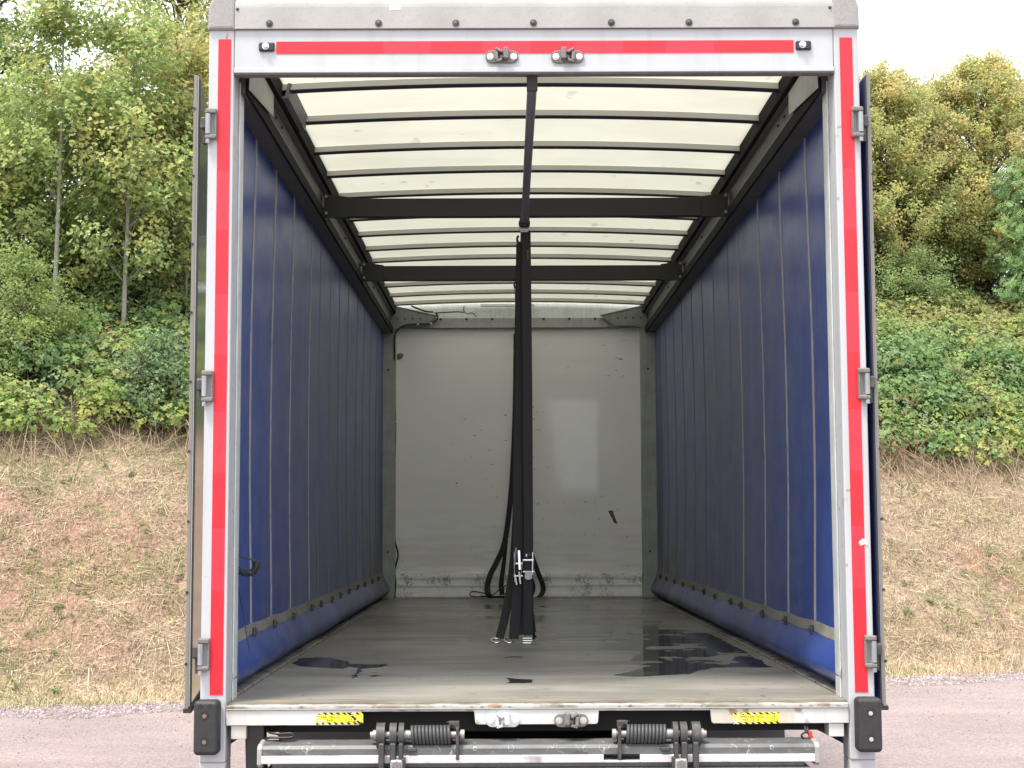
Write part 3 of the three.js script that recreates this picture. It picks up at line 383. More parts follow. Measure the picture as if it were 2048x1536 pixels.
// bulkhead at the far end
{
  const g = new THREE.BoxGeometry(2.54, 2.62, 0.03); tf(g, [0, 2.43, Z1 - 0.02]); const head = part('bulkhead_panel', g, headMat, truck, null, true);
  [[1.216, 1.252], [1.255, 1.318], [1.321, 1.385], [1.388, 1.424]].forEach(([a, b], i) => part('kick_strip', [B(-1.12, 1.1, a, b, Z1, Z1 + 0.022 + (i % 3 ? 0 : 0.01), 0.003), B(-1.12, 1.1, b - 0.006, b + 0.002, Z1 + 0.02, Z1 + 0.031, 0.002)], alu, head));
  part('top_frame', [B(-1.15, 1.13, 3.66, 3.748, Z1, Z1 + 0.05, 0.004), B(-1.15, 1.13, 3.655, 3.662, Z1, Z1 + 0.056, 0.002)], galv, head);
  part('top_cover', [B(-1.2, 1.2, 3.75, 3.9, Z1 - 0.1, Z1 - 0.02, 0.004)], galvLight, head);
  for (let i = 0; i < 9; i++) part('bolt', bolt(-0.95 + i * 0.235, 3.735, Z1 + 0.05, 0.008, 0.006), steelDark, head);
  for (const s of [-1, 1]) {
    const c = s < 0 ? 0 : 0.02;
    const post = part('front_post', [B(s < 0 ? -1.245 : 1.105, s < 0 ? -1.125 : 1.245, 1.203, 3.86, Z1 - 0.004, Z1 + 0.09, 0.006)], galvPost(), truck);
    for (const y of [3.27, 1.62]) part('bolt', bolt(s * 1.19 - c, y, Z1 + 0.09, 0.007, 0.004), steelDark, post);
    part('gusset', [extrude([[1.185, 3.61], [1.185, 3.86], [1.1, 3.845], [0.74, 3.762], [0.86, 3.668], [1.06, 3.664]].map(([x, y]) => [s * x, y]), 0.005, 0.001).translate(0, 0, Z1 + 0.095), extrude([[1.185, 3.86], [1.1, 3.845], [0.74, 3.762], [0.74, 3.756], [1.1, 3.838], [1.185, 3.853]].map(([x, y]) => [s * x, y]), 0.05, 0).translate(0, 0, Z1 + 0.06)], gussetGrey(), head);
    for (let k = 0; k < 4; k++) part('bolt', bolt(s * (0.9 + k * 0.07), 3.735, Z1 + 0.1, 0.006, 0.004), steelDark, head);
  }
  part('lamp_strip', [B(-0.35, 0.14, 3.845, 3.872, Z1 + 0.06, Z1 + 0.09, 0.004)], aluClean, head);
  const zc = Z1 + 0.115, cable = part('wiring_cable', [tube([[-0.98, 3.85, zc], [-0.85, 3.80, zc], [-0.757, 3.785, zc], [-0.742, 3.74, zc], [-0.79, 3.69, zc], [-0.92, 3.685, zc], [-1.05, 3.668, zc], [-1.125, 3.6, zc], [-1.135, 3.45, zc - 0.02]], 0.008, 60), tube([[-1.135, 3.45, zc - 0.02], [-1.136, 3.1, zc - 0.06], [-1.128, 2.77, zc - 0.08], [-1.134, 2.3, zc - 0.08], [-1.138, 1.82, zc - 0.08], [-1.13, 1.72, zc - 0.08], [-1.098, 1.595, zc - 0.05], [-1.115, 1.52, zc - 0.06], [-1.134, 1.44, zc - 0.06], [-1.12, 1.34, zc - 0.05], [-1.132, 1.215, zc - 0.03]], 0.008, 90), tube([[-0.757, 3.785, zc], [-0.66, 3.79, zc], [-0.56, 3.795, zc], [-0.5, 3.79, zc]], 0.006, 20)], blackPlastic, truck);
  part('cable_clip', [[-0.77, 3.79], [-0.8, 3.686], [-0.92, 3.68], [-1.13, 3.12], [-1.125, 2.8], [-1.13, 2.45], [-1.133, 2.1], [-1.137, 1.85], [-1.12, 1.5]].map(([x, y], i) => bx(0.02, 0.014, 0.03, [x, y, i < 3 ? zc : zc - 0.08], [0, 0, 0], 0.003)), aluClean, cable);
  part('hanging_wire', [tube([[-0.5, 3.85, zc], [-0.5, 3.8, zc], [-0.47, 3.775, zc], [-0.43, 3.785, zc], [-0.39, 3.75, zc]], 0.0045, 30, 5)], blackPlastic, head);
  const scuff = mat({ color: col(0.13, 0.072, 0.036), roughness: 0.85 });
  part('torn_patch', extrude([[0, 0], [0.045, 0.004], [0.05, -0.03], [0.066, -0.07], [0.085, -0.115], [0.07, -0.118], [0.045, -0.1], [0.035, -0.07], [0.02, -0.045]], 0.0015, 0).translate(0.802, 1.985, Z1 - 0.004), scuff, head);
  part('peeling_tape', [extrude([[0, 0], [0.03, 0.012], [0.06, 0.004], [0.055, -0.03], [0.02, -0.05], [0.0, -0.045]], 0.003, 0.001).translate(-1.118, 3.42, Z1 + 0.002)], cream, head);
}
function gussetGrey() { return (gussetGrey.m ??= mat({ map: galvMap, color: col(0.62, 0.66, 0.64), roughness: 0.5, metalness: 0.15 })); }
function galvPost() { return (galvPost.m ??= mat({ map: galvMap, color: col(0.98, 1.02, 0.98), roughness: 0.55, metalness: 0.1 })); }
// tail-lift under the sill
{
  const L = new THREE.Group(); L.name = 'tail_lift'; truck.add(L);
  part('platform_beam', [extrude([[-0.02, 1.062], [0.07, 1.052], [0.082, 1.04], [0.082, 1.017], [-0.02, 1.017]], 2.07, 0.0).rotateY(-Math.PI / 2).translate(1.037, 0, 0)], galvBeam(), L);
  for (const s of [-1, 1]) part('end_cap', [extrude([[-0.025, 1.066], [0.072, 1.056], [0.09, 1.042], [0.09, 0.985], [0.07, 0.972], [-0.025, 0.972]], 0.012, 0.003).rotateY(-Math.PI / 2).translate(s > 0 ? 1.05 : -1.036, 0, 0)], galv, L);
  part('edge_strip', [B(-1.036, 0.245, 0.987, 1.0165, 0.0, 0.09, 0.004), B(0.38, 1.036, 0.987, 1.0165, 0.0, 0.09, 0.004), B(0.245, 0.38, 0.987, 0.996, 0.0, 0.086, 0.002)], aluBright(), L);
  part('platform_deck', [B(-1.02, 1.02, 0.90, 0.9665, -0.1, 0.082, 0.004), B(-1.0, 1.0, 0.968, 0.986, -0.1, 0.05, 0)], galvDark, L);
  for (const s of [-1, 1]) {
    const X = (x) => (s < 0 ? x : -x + 0.002), pl = (x0, x1, ...r) => B(Math.min(X(x0), X(x1)), Math.max(X(x0), X(x1)), ...r);
    const eye = (x0, x1) => cyl(0.046, 0.046, x1 - x0, [X((x0 + x1) / 2), 1.088, 0.06], [0, 0, Math.PI / 2], 24);
    part('lift_arm', [eye(-0.606, -0.574), pl(-0.596, -0.574, 0.86, 1.065, 0.07, 0.118, 0.006)], steelDark, L);
    part('lift_arm', [eye(-0.556, -0.53), eye(-0.522, -0.503), pl(-0.554, -0.531, 0.86, 1.065, 0.065, 0.114, 0.006), pl(-0.521, -0.504, 0.95, 1.065, 0.065, 0.114, 0.006)], steelDark, L);
    part('arm_link', [pl(-0.55, -0.505, 0.86, 1.005, 0.06, 0.13, 0.006)], galv, L);
    part('hinge_shaft', [cyl(0.014, 0.014, 0.35, [X(-0.455), 1.088, 0.06], [0, 0, Math.PI / 2], 14), cyl(0.022, 0.022, 0.014, [X(-0.613), 1.088, 0.06], [0, 0, Math.PI / 2], 6), cyl(0.022, 0.022, 0.014, [X(-0.284), 1.088, 0.06], [0, 0, Math.PI / 2], 6), cyl(0.019, 0.019, 0.03, [X(-0.488), 1.088, 0.06], [0, 0, Math.PI / 2], 14)], zincDull(), L);
    const pts = [], n = 11; for (let i = 0; i <= n * 14; i++) { const t = i / 14; pts.push(V(X(-0.474 + 0.15 * (t / n)), 1.088 + 0.031 * Math.cos(t * 6.2832), 0.06 + 0.031 * Math.sin(t * 6.2832))); }
    part('torsion_spring', new THREE.TubeGeometry(new THREE.CatmullRomCurve3(pts), 260, 0.0068, 7, false), springGrey, L);
    part('shaft_bracket', [pl(-0.308, -0.296, 1.0, 1.118, 0.02, 0.1, 0.003), pl(-0.345, -0.296, 1.108, 1.136, 0.02, 0.05, 0.003), pl(-0.345, -0.333, 1.09, 1.136, 0.02, 0.05, 0.003), cyl(0.03, 0.03, 0.012, [X(-0.302), 1.088, 0.06], [0, 0, Math.PI / 2], 20)], steelDark, L);
    part('stop_block', [pl(-0.49, -0.455, 1.03, 1.045, 0.05, 0.1, 0.004), pl(-0.51, -0.495, 0.965, 1.01, 0.085, 0.125, 0.004)], steelDark, L);
    part('pin', cyl(0.018, 0.018, 0.016, [X(-0.527), 0.985, 0.136], [Math.PI / 2, 0, 0], 6), castGrey, L);
  }
}
function galvBeam() { return (galvBeam.m ??= mat({ roughness: 0.5, metalness: 0.2, map: tex(1024, 256, (u, v) => { const a = fb(u * 10, v * 4, 320, 10, 4), b = fb(u * 50, v * 30, 321, 50, 30, 2), w = Math.abs(fb(u * 26, v * 3, 322, 26, 3, 3) - 0.5 - 0.25 * (v - 0.5)), d = sm(0.6, 0.8, fb(u * 7, v * 3, 323, 7, 3)); let k = 0.075 + 0.05 * a + 0.025 * b, q = [k * 0.97, k, k * 1.02]; q = mix3(q, [0.5, 0.52, 0.55], sm(0.008, 0.002, w) * 0.6); return mix3(q, [0.05, 0.047, 0.045], d * 0.7); }, { rep: [0.9, 4] }) })); }
function aluBright() { return (aluBright.m ??= mat({ roughness: 0.3, metalness: 0.5, map: tex(512, 64, (u, v) => { const a = fb(u * 40, v * 4, 325, 40, 4), d = sm(0.6, 0.75, fb(u * 16, v * 2, 326, 16, 2)); return mix3([0.78, 0.77, 0.78], [0.25, 0.24, 0.24], d * 0.8 * a + 0.2 * a); }, { rep: [0.9, 8] }) })); }
function zincDull() { return (zincDull.m ??= mat({ color: col(0.3, 0.29, 0.27), roughness: 0.45, metalness: 0.6 })); }
// underside, wheels and small hangings
part('chassis', [B(-0.45, -0.37, 0.62, 1.08, -7.9, -0.25, 0.004), B(0.37, 0.45, 0.62, 1.08, -7.9, -0.25, 0.004), B(-0.45, 0.45, 0.8, 1.05, -0.5, -0.42, 0.004), B(-1.2, 1.2, 1.02, 1.1, -1.05, -0.98, 0.004), B(-1.2, 1.2, 1.02, 1.1, -2.05, -1.98, 0.004), cyl(0.07, 0.07, 1.8, [0, 0.48, -2.0], [0, 0, Math.PI / 2], 14), B(-0.9, 0.9, 0.72, 1.0, -0.34, -0.2, 0.01)], underBlack, truck);
part('under_tube', [cyl(0.022, 0.022, 0.42, [-0.82, 1.09, -0.3], [0, 0, Math.PI / 2 + 0.05], 14), cyl(0.03, 0.03, 0.1, [-0.97, 1.085, -0.3], [0, 0, Math.PI / 2], 14)], cream, truck);
for (const s of [-1, 1]) {
  const prof = [[0.29, -0.13], [0.44, -0.14], [0.485, -0.11], [0.49, 0], [0.485, 0.11], [0.44, 0.14], [0.29, 0.13]].map(([a, b]) => new THREE.Vector2(a, b)), ty = new THREE.LatheGeometry(prof, 36); tf(ty, [s * 0.98, 0.49, -2.0], [0, 0, Math.PI / 2]);
  const w = part('rear_wheel', ty, rubber, truck); part('rim', [cyl(0.29, 0.29, 0.1, [s * 0.98, 0.49, -2.0], [0, 0, Math.PI / 2], 24)], cornerGrey, w);
  const t2 = new THREE.LatheGeometry(prof, 36); tf(t2, [s * 0.66, 0.49, -2.0], [0, 0, Math.PI / 2]); part('rear_wheel', t2, rubber, truck);
  const g = new THREE.CylinderGeometry(0.6, 0.6, 0.66, 24, 1, true, 0, Math.PI); tf(g, [s * 0.86, 0.52, -2.0], [0, 0, Math.PI / 2]); const arch = part('mudguard', [g, B(s < 0 ? -1.19 : 0.62, s < 0 ? -0.62 : 1.19, 0.35, 1.06, -1.42, -1.405, 0.003), B(s < 0 ? -1.0 : 0.94, s < 0 ? -0.94 : 1.0, 0.98, 1.1, -1.44, -1.42, 0.004)], guardGrey(), truck);
}
function guardGrey() { return (guardGrey.m ??= mat({ color: col(0.085, 0.095, 0.11), roughness: 0.6 })); }
part('hanging_plate', [bx(0.075, 0.17, 0.06, [-1.078, 1.035, -0.06], [0, 0, 0.03], 0.006), bx(0.05, 0.03, 0.05, [-1.06, 0.945, -0.06], [0, 0, 0], 0.006)], blackPlastic, truck);
part('corner_gusset', extrude([[1.16, 1.117], [1.0, 1.117], [1.12, 1.06], [1.16, 1.06]], 0.005, 0).translate(0, 0, -0.12), steelDark, truck);
part('dangling_cable', [tube([[-1.03, 1.12, -0.05], [-1.03, 1.095, -0.02], [-0.99, 1.086, 0], [-0.93, 1.088, 0.01], [-0.925, 1.078, 0.01], [-0.96, 1.073, 0.01], [-1.02, 1.072, 0.0], [-1.05, 1.06, -0.02]], 0.0045, 50, 6), tube([[-0.99, 1.086, 0], [-0.975, 1.07, 0], [-0.985, 1.06, 0]], 0.003, 10, 5)], blackPlastic, truck);
{ const m = part('marker_lamp', [bx(0.014, 0.03, 0.02, [1.035, 1.075, 0.0], [0, 0, 0.2], 0.004)], mat({ color: col(0.45, 0.03, 0.015), roughness: 0.3 }), truck); part('lamp_lead', [tube([[1.02, 1.12, -0.02], [1.026, 1.09, 0], [1.0, 1.075, 0.01], [1.012, 1.055, 0.0], [0.985, 1.045, 0.0]], 0.004, 24, 5), tube([[1.015, 1.12, -0.02], [1.02, 1.09, 0], [1.03, 1.08, 0]], 0.006, 12, 5)], blackPlastic, m); }

// ---------------------------------------------------------------- coiled lead on the left post
{
  const t = thing('coiled_cable', 'short black curly cable hanging against the blue curtain by the lower left post', 'cable', [-1.17, 1.74, -0.22]);
  const c = new THREE.CatmullRomCurve3([V(-0.02, -0.035, 0), V(0.01, -0.052, 0.01), V(0.045, -0.05, 0.012), V(0.06, -0.028, 0.005), V(0.058, -0.008, 0)]), pts = [];
  for (let i = 0; i <= 200; i++) { const u = i / 200, p = c.getPoint(u), tg = c.getTangent(u), n1 = V(0, 0, 1), n2 = tg.clone().cross(n1).normalize(), a = u * 14 * 6.2832; pts.push(p.addScaledVector(n1, 0.012 * Math.cos(a)).addScaledVector(n2, 0.012 * Math.sin(a))); }
  part('coil', new THREE.TubeGeometry(new THREE.CatmullRomCurve3(pts), 420, 0.0034, 6), blackPlastic, t);
  part('lead', tube([[-0.025, 0.03, 0], [0, 0.012, 0.005], [0.03, 0.003, 0.005], [0.058, -0.008, 0]], 0.0036, 24, 6), blackPlastic, t);
  part('loose_wire', tube([[-0.02, -0.1, -0.03], [0.0, -0.2, -0.03], [0.018, -0.3, -0.03], [0.03, -0.37, -0.03]], 0.0014, 24, 4), blackPlastic, t);
}

// ---------------------------------------------------------------- load straps hung from the rail
const SG = 'load straps hung from the roof rail';
const tagOrange = mat({ color: col(0.42, 0.16, 0.05), roughness: 0.6 });
function claw(parent, x, y, z, m) { part('claw_hook', [tf(new THREE.TorusGeometry(0.027, 0.0065, 8, 22, Math.PI * 1.55), [x, y, z], [0, 0, Math.PI * 0.73]), tf(new THREE.TorusGeometry(0.027, 0.0065, 8, 22, Math.PI * 1.55), [x, y, z - 0.03], [0, 0, Math.PI * 0.73])], m, parent); part('hook_shackle', [bx(0.05, 0.03, 0.012, [x, y - 0.04, z], [0, 0, 0], 0.005), cyl(0.008, 0.008, 0.06, [x, y - 0.036, z], [0, 0, Math.PI / 2], 10), bx(0.03, 0.018, 0.02, [x, y - 0.026, z - 0.01], [0, 0, 0.2], 0.005)], zinc, parent); }
function dRing(parent, x, y, z, r, rot) { part('end_hook', [tf(new THREE.TorusGeometry(r * 1.3, 0.0055, 8, 26, Math.PI * 1.6), [x, y, z], rot)], chrome, parent); }
{ // nearest strap, with the ratchet seen from the front
  const t = thing('load_strap', 'black ratchet strap with a pale grey pad, right side of the front bundle', 'strap', [0, 1.2, -2.8], SG);
  part('webbing', [ribbon([[0.0, 2.36, 0], [0.003, 1.6, 0.01], [0.004, 1.0, 0.012], [0.004, 0.55, 0.015], [0.0, 0.3, 0.02], [0.004, 0.05, 0.03]], 0.05, 0.003, [1, 0, 0.12]), ribbon([[0.003, 2.36, -0.016], [0.008, 1.4, -0.018], [0.008, 0.45, -0.02], [0.008, 0.2, -0.025], [0.013, 0.06, -0.05]], 0.05, 0.003, [1, 0, -0.1])], webBlack, t);
  claw(t, railX, 2.405, 0, rustBrown);
  part('ratchet', [bx(0.003, 0.15, 0.03, [0.034, 0.44, 0.03], [0.12, 0, 0.02], 0.001), bx(0.003, 0.13, 0.03, [0.027, 0.45, 0.045], [-0.15, 0, -0.03], 0.001), cyl(0.008, 0.008, 0.06, [0.006, 0.47, 0.03], [0, 0, Math.PI / 2], 12), cyl(0.006, 0.006, 0.062, [0.006, 0.405, 0.036], [0, 0, Math.PI / 2], 12)], chrome, t);
  part('buckle', [bx(0.045, 0.022, 0.016, [0.004, 0.5, 0.026], [0, 0, 0], 0.004)], blackPlastic, t);
  part('buckle_tab', bx(0.008, 0.016, 0.004, [-0.006, 0.497, 0.036], [0, 0, 0], 0.001), zinc, t);
  const s = new THREE.Shape(); s.moveTo(-0.021, 0.022); s.lineTo(0.021, 0.022); s.lineTo(0.021, -0.016); s.quadraticCurveTo(0, -0.034, -0.021, -0.016); s.closePath();
  part('pad', extrude(s, 0.006, 0.002).translate(0.005, 0.385, 0.036), mat({ color: col(0.5, 0.5, 0.49), roughness: 0.5 }), t);
  part('label_tag', bx(0.018, 0.06, 0.002, [0.016, 2.22, 0.004], [0, 0.3, 0.06], 0), mat({ color: col(0.13, 0.075, 0.02), roughness: 0.7 }), t);
  part('end_fitting', [cyl(0.004, 0.004, 0.05, [-0.004, 0.035, 0.036], [0, 0, Math.PI / 2], 8), cyl(0.004, 0.004, 0.05, [-0.004, 0.022, 0.04], [0, 0, Math.PI / 2], 8), bx(0.004, 0.05, 0.014, [0.022, 0.028, 0.03], [0, 0, 0], 0.001), bx(0.05, 0.012, 0.03, [-0.006, 0.008, 0.03], [0, 0, 0], 0.003)], chrome, t);
  part('rear_tail', [ribbon([[0.018, 0.2, -0.07], [0.02, 0.1, -0.1], [0.035, 0.03, -0.12], [0.045, 0.024, -0.13]], 0.03, 0.003, [1, 0, -0.4])], webBlack, t);
}
{
  const t = thing('load_strap', 'black ratchet strap with an open silver ratchet, left side of the front bundle', 'strap', [-0.05, 1.2, -2.85], SG);
  part('webbing', [ribbon([[0.035, 2.3, 0], [0.012, 1.4, 0.01], [-0.002, 0.9, 0.015], [-0.002, 0.55, 0.02], [-0.012, 0.25, 0.03], [-0.03, 0.03, 0.06]], 0.056, 0.003, [1, 0, -0.15]), ribbon([[0.025, 2.3, -0.02], [0.006, 1.2, -0.02], [0.0, 0.6, -0.02], [0.004, 0.3, -0.01], [0.01, 0.12, 0.02], [0.014, 0.05, 0.04]], 0.05, 0.003, [1, 0, 0.2])], webBlack, t);
  claw(t, 0.03, 2.405, -0.45, rustBrown);
  part('label_tag', bx(0.012, 0.07, 0.002, [0.012, 2.2, -0.44], [0, 0.2, 0.05], 0), tagOrange, t);
  part('ratchet', [bx(0.012, 0.1, 0.004, [-0.018, 0.49, 0.05], [0.1, 0.3, -0.08], 0.001), bx(0.014, 0.11, 0.004, [0.004, 0.47, 0.055], [-0.05, 0.2, 0.04], 0.001), bx(0.003, 0.17, 0.022, [-0.024, 0.43, 0.04], [0, 0, 0.02], 0.001), bx(0.003, 0.13, 0.022, [0.016, 0.41, 0.045], [0, 0, -0.12], 0.001), cyl(0.008, 0.008, 0.046, [-0.004, 0.45, 0.04], [0, 0, Math.PI / 2], 12), cyl(0.006, 0.006, 0.05, [-0.002, 0.38, 0.045], [0, 0, Math.PI / 2], 12), bx(0.01, 0.07, 0.008, [0.006, 0.37, 0.06], [0, 0, 0.12], 0.002), bx(0.008, 0.06, 0.006, [-0.016, 0.36, 0.055], [0, 0, 0.16], 0.001)], chrome, t);
  dRing(t, -0.055, 0.022, 0.07, 0.02, [-1.1, 0, 0.9]);
}
{
  const t = thing('load_strap', 'black strap slanting left at its foot, behind the front bundle, silver hook on the floor', 'strap', [-0.06, 1.2, -3.0], SG);
  part('webbing', [ribbon([[0.03, 2.32, 0], [0.01, 1.4, 0.02], [0.0, 0.7, 0.04], [-0.03, 0.35, 0.08], [-0.075, 0.12, 0.13], [-0.1, 0.03, 0.16]], 0.05, 0.003, [1, 0, 0.25]), ribbon([[0.035, 2.3, -0.03], [0.05, 1.2, -0.02], [0.055, 0.6, 0.0], [0.06, 0.3, 0.06], [0.085, 0.06, 0.12]], 0.05, 0.003, [1, 0, -0.3])], webBlack, t);
  claw(t, 0.03, 2.405, -2.1, rustBrown);
  part('upper_webbing', ribbon([[0.03, 2.34, -2.1], [0.035, 2.05, -2.1], [0.05, 1.4, -2.06], [0.06, 0.6, -2.0], [0.06, 0.2, -1.8], [0.05, 0.03, -1.4], [0.05, 0.012, -0.6]], 0.045, 0.003, [1, 0, 0.2]), webBlack, t);
  dRing(t, -0.118, 0.018, 0.18, 0.022, [-1.2, 0, 0.7]);
}
{
  const t = thing('load_strap', 'black strap hanging against the white bulkhead with loose loops heaped on the floor', 'strap', [-0.03, 1.21, -7.86], SG);
  part('webbing', [ribbon([[0.0, 2.38, 0], [-0.01, 1.7, 0], [-0.04, 1.05, 0.01], [-0.075, 0.7, 0.02], [-0.118, 0.46, 0.02], [-0.19, 0.3, 0.03], [-0.24, 0.2, 0.04], [-0.265, 0.08, 0.05], [-0.24, 0.02, 0.08], [-0.12, 0.015, 0.1]], 0.05, 0.003, (u) => [1, 0, 0.7 - u]),
    ribbon([[-0.04, 1.05, 0.0], [-0.085, 0.6, 0.0], [-0.115, 0.32, 0.02], [-0.14, 0.12, 0.03], [-0.13, 0.03, 0.05]], 0.045, 0.003, (u) => [0.6, 0, 1 - u]),
    ribbon([[0.022, 2.37, 0.1], [0.03, 1.7, 0.05], [0.045, 1.1, 0.0], [0.1, 0.5, 0.0], [0.18, 0.25, 0.02], [0.235, 0.08, 0.03], [0.2, 0.015, 0.05], [0.1, 0.01, 0.08]], 0.05, 0.003, (u) => [1, 0, 0.6]),
    ribbon([[0.07, 0.8, 0.0], [0.09, 0.5, 0.01], [0.11, 0.25, 0.02], [0.15, 0.09, 0.03], [0.13, 0.02, 0.06]], 0.04, 0.003, (u) => [0.8, 0, 0.7])], webBlack, t);
  part('loose_loop', [ribbon([[-0.1, 0.02, 0.1], [-0.25, 0.02, 0.11], [-0.38, 0.02, 0.12], [-0.42, 0.035, 0.11], [-0.4, 0.06, 0.1], [-0.32, 0.055, 0.1], [-0.22, 0.035, 0.09], [-0.14, 0.09, 0.08], [-0.08, 0.12, 0.07], [-0.05, 0.09, 0.07], [-0.06, 0.02, 0.08], [0.0, 0.02, 0.1]], 0.04, 0.003, [0, 0.25, 1]),
    ribbon([[-0.06, 0.02, 0.06], [-0.02, 0.1, 0.06], [0.03, 0.14, 0.06], [0.08, 0.08, 0.07], [0.05, 0.02, 0.09], [-0.1, 0.012, 0.12], [-0.26, 0.012, 0.13]], 0.045, 0.003, [0.2, 0.2, 1])], webBlack, t);
  claw(t, 0.022, 2.395, 0.1, rustBrown);
  part('label_tag', bx(0.014, 0.07, 0.002, [-0.012, 2.2, 0.004], [0, 0.2, 0.05], 0), tagOrange, t);
}

// ---------------------------------------------------------------- plants
function leafGeo(leaflets) { // folded leaflets with a point: [x, y, turn, length, width]
  const pos = [], idx = [];
  for (const [px, py, a, l, w] of leaflets) {
    const b = pos.length / 3, c = Math.cos(a), s = Math.sin(a);
    for (const [x, y, z] of [[0, 0, 0], [-w * 0.48, l * 0.36, 0.12 * w], [-w * 0.34, l * 0.72, 0.06 * w], [0, l, -0.12 * l], [w * 0.34, l * 0.72, 0.06 * w], [w * 0.48, l * 0.36, 0.12 * w], [0, l * 0.45, -0.1 * w]]) pos.push(px + x * c - y * s, py + x * s + y * c, z);
    for (let k = 0; k < 6; k++) idx.push(b + 6, b + ((k + 1) % 6), b + k);
  }
  const g = new THREE.BufferGeometry(); g.setAttribute('position', new THREE.Float32BufferAttribute(pos, 3)); g.setIndex(idx); g.computeVertexNormals(); return g;
}
const leafOne = leafGeo([[0, 0, 0, 1, 0.72]]), leafPair = leafGeo([[0, 0, 0.5, 1, 0.7], [0.05, 0.1, -0.6, 0.9, 0.62]]), leafTri = leafGeo([[0, 0.1, 0, 0.75, 0.6], [0, 0, 1.35, 0.62, 0.5], [0, 0, -1.35, 0.62, 0.5]]);
const leafPinnate = leafGeo([[0, 0.95, 0, 0.3, 0.13], ...[0.15, 0.35, 0.55, 0.75].flatMap((y) => [[0, y, 1.1, 0.3, 0.13], [0, y, -1.1, 0.3, 0.13]])]);
const leafMat = (tr = 0.52, ro = 0.8) => phys({ color: 0xffffff, roughness: ro, transmission: tr, thickness: 0, side: THREE.DoubleSide, specularIntensity: 0.6 });
const leafM = leafMat(), strawM = mat({ color: 0xffffff, roughness: 0.85, side: THREE.DoubleSide });
class Scatter { // collects copies of a leaf: place, facing, size, colour
  constructor() { this.m = []; this.c = []; }
  add(p, n, spin, sx, sy, c) {
    const z = n.clone().normalize(), ref = Math.abs(z.y) > 0.93 ? V(1, 0, 0) : V(0, 1, 0), x = ref.clone().cross(z).normalize(), y = z.clone().cross(x);
    const cs = Math.cos(spin), sn = Math.sin(spin), X = x.clone().multiplyScalar(cs).addScaledVector(y, sn).multiplyScalar(sx), Y = y.multiplyScalar(cs).addScaledVector(x, -sn).multiplyScalar(sy);
    this.m.push(X.x, X.y, X.z, 0, Y.x, Y.y, Y.z, 0, z.x * sx, z.y * sx, z.z * sx, 0, p.x, p.y, p.z, 1); this.c.push(c[0], c[1], c[2]);
  }
  build(name, geo, m, parent, kind) {
    const n = this.c.length / 3, o = new THREE.InstancedMesh(geo, m, n); o.instanceMatrix.array.set(this.m); o.instanceColor = new THREE.InstancedBufferAttribute(new Float32Array(this.c), 3);
    o.name = name; o.castShadow = o.receiveShadow = true; if (kind) o.userData.kind = kind; parent.add(o); return o;
  }
}
const gauss = (r) => (r() + r() + r() + r() - 2) * 0.9;
const seenU = (x, z) => 1015 + ((x + 0.112) / (5.89 - z)) * 3050; // where it lies across the view, for how densely to plant
const visible = (x, z, m = 60) => { const u = seenU(x, z); return (u > -m && u < 400 + m * 0.6) || (u > 1745 - m * 0.6 && u < 2048 + m); };
const jit = (c, r, k = 0.25) => { const q = 1 + k * (r() - 0.5) * 2; return [c[0] * q * (1 + 0.12 * (r() - 0.5)), c[1] * q, c[2] * q * (1 + 0.3 * (r() - 0.5))]; };
const pick = (a, r) => a[Math.floor(r() * a.length) % a.length];

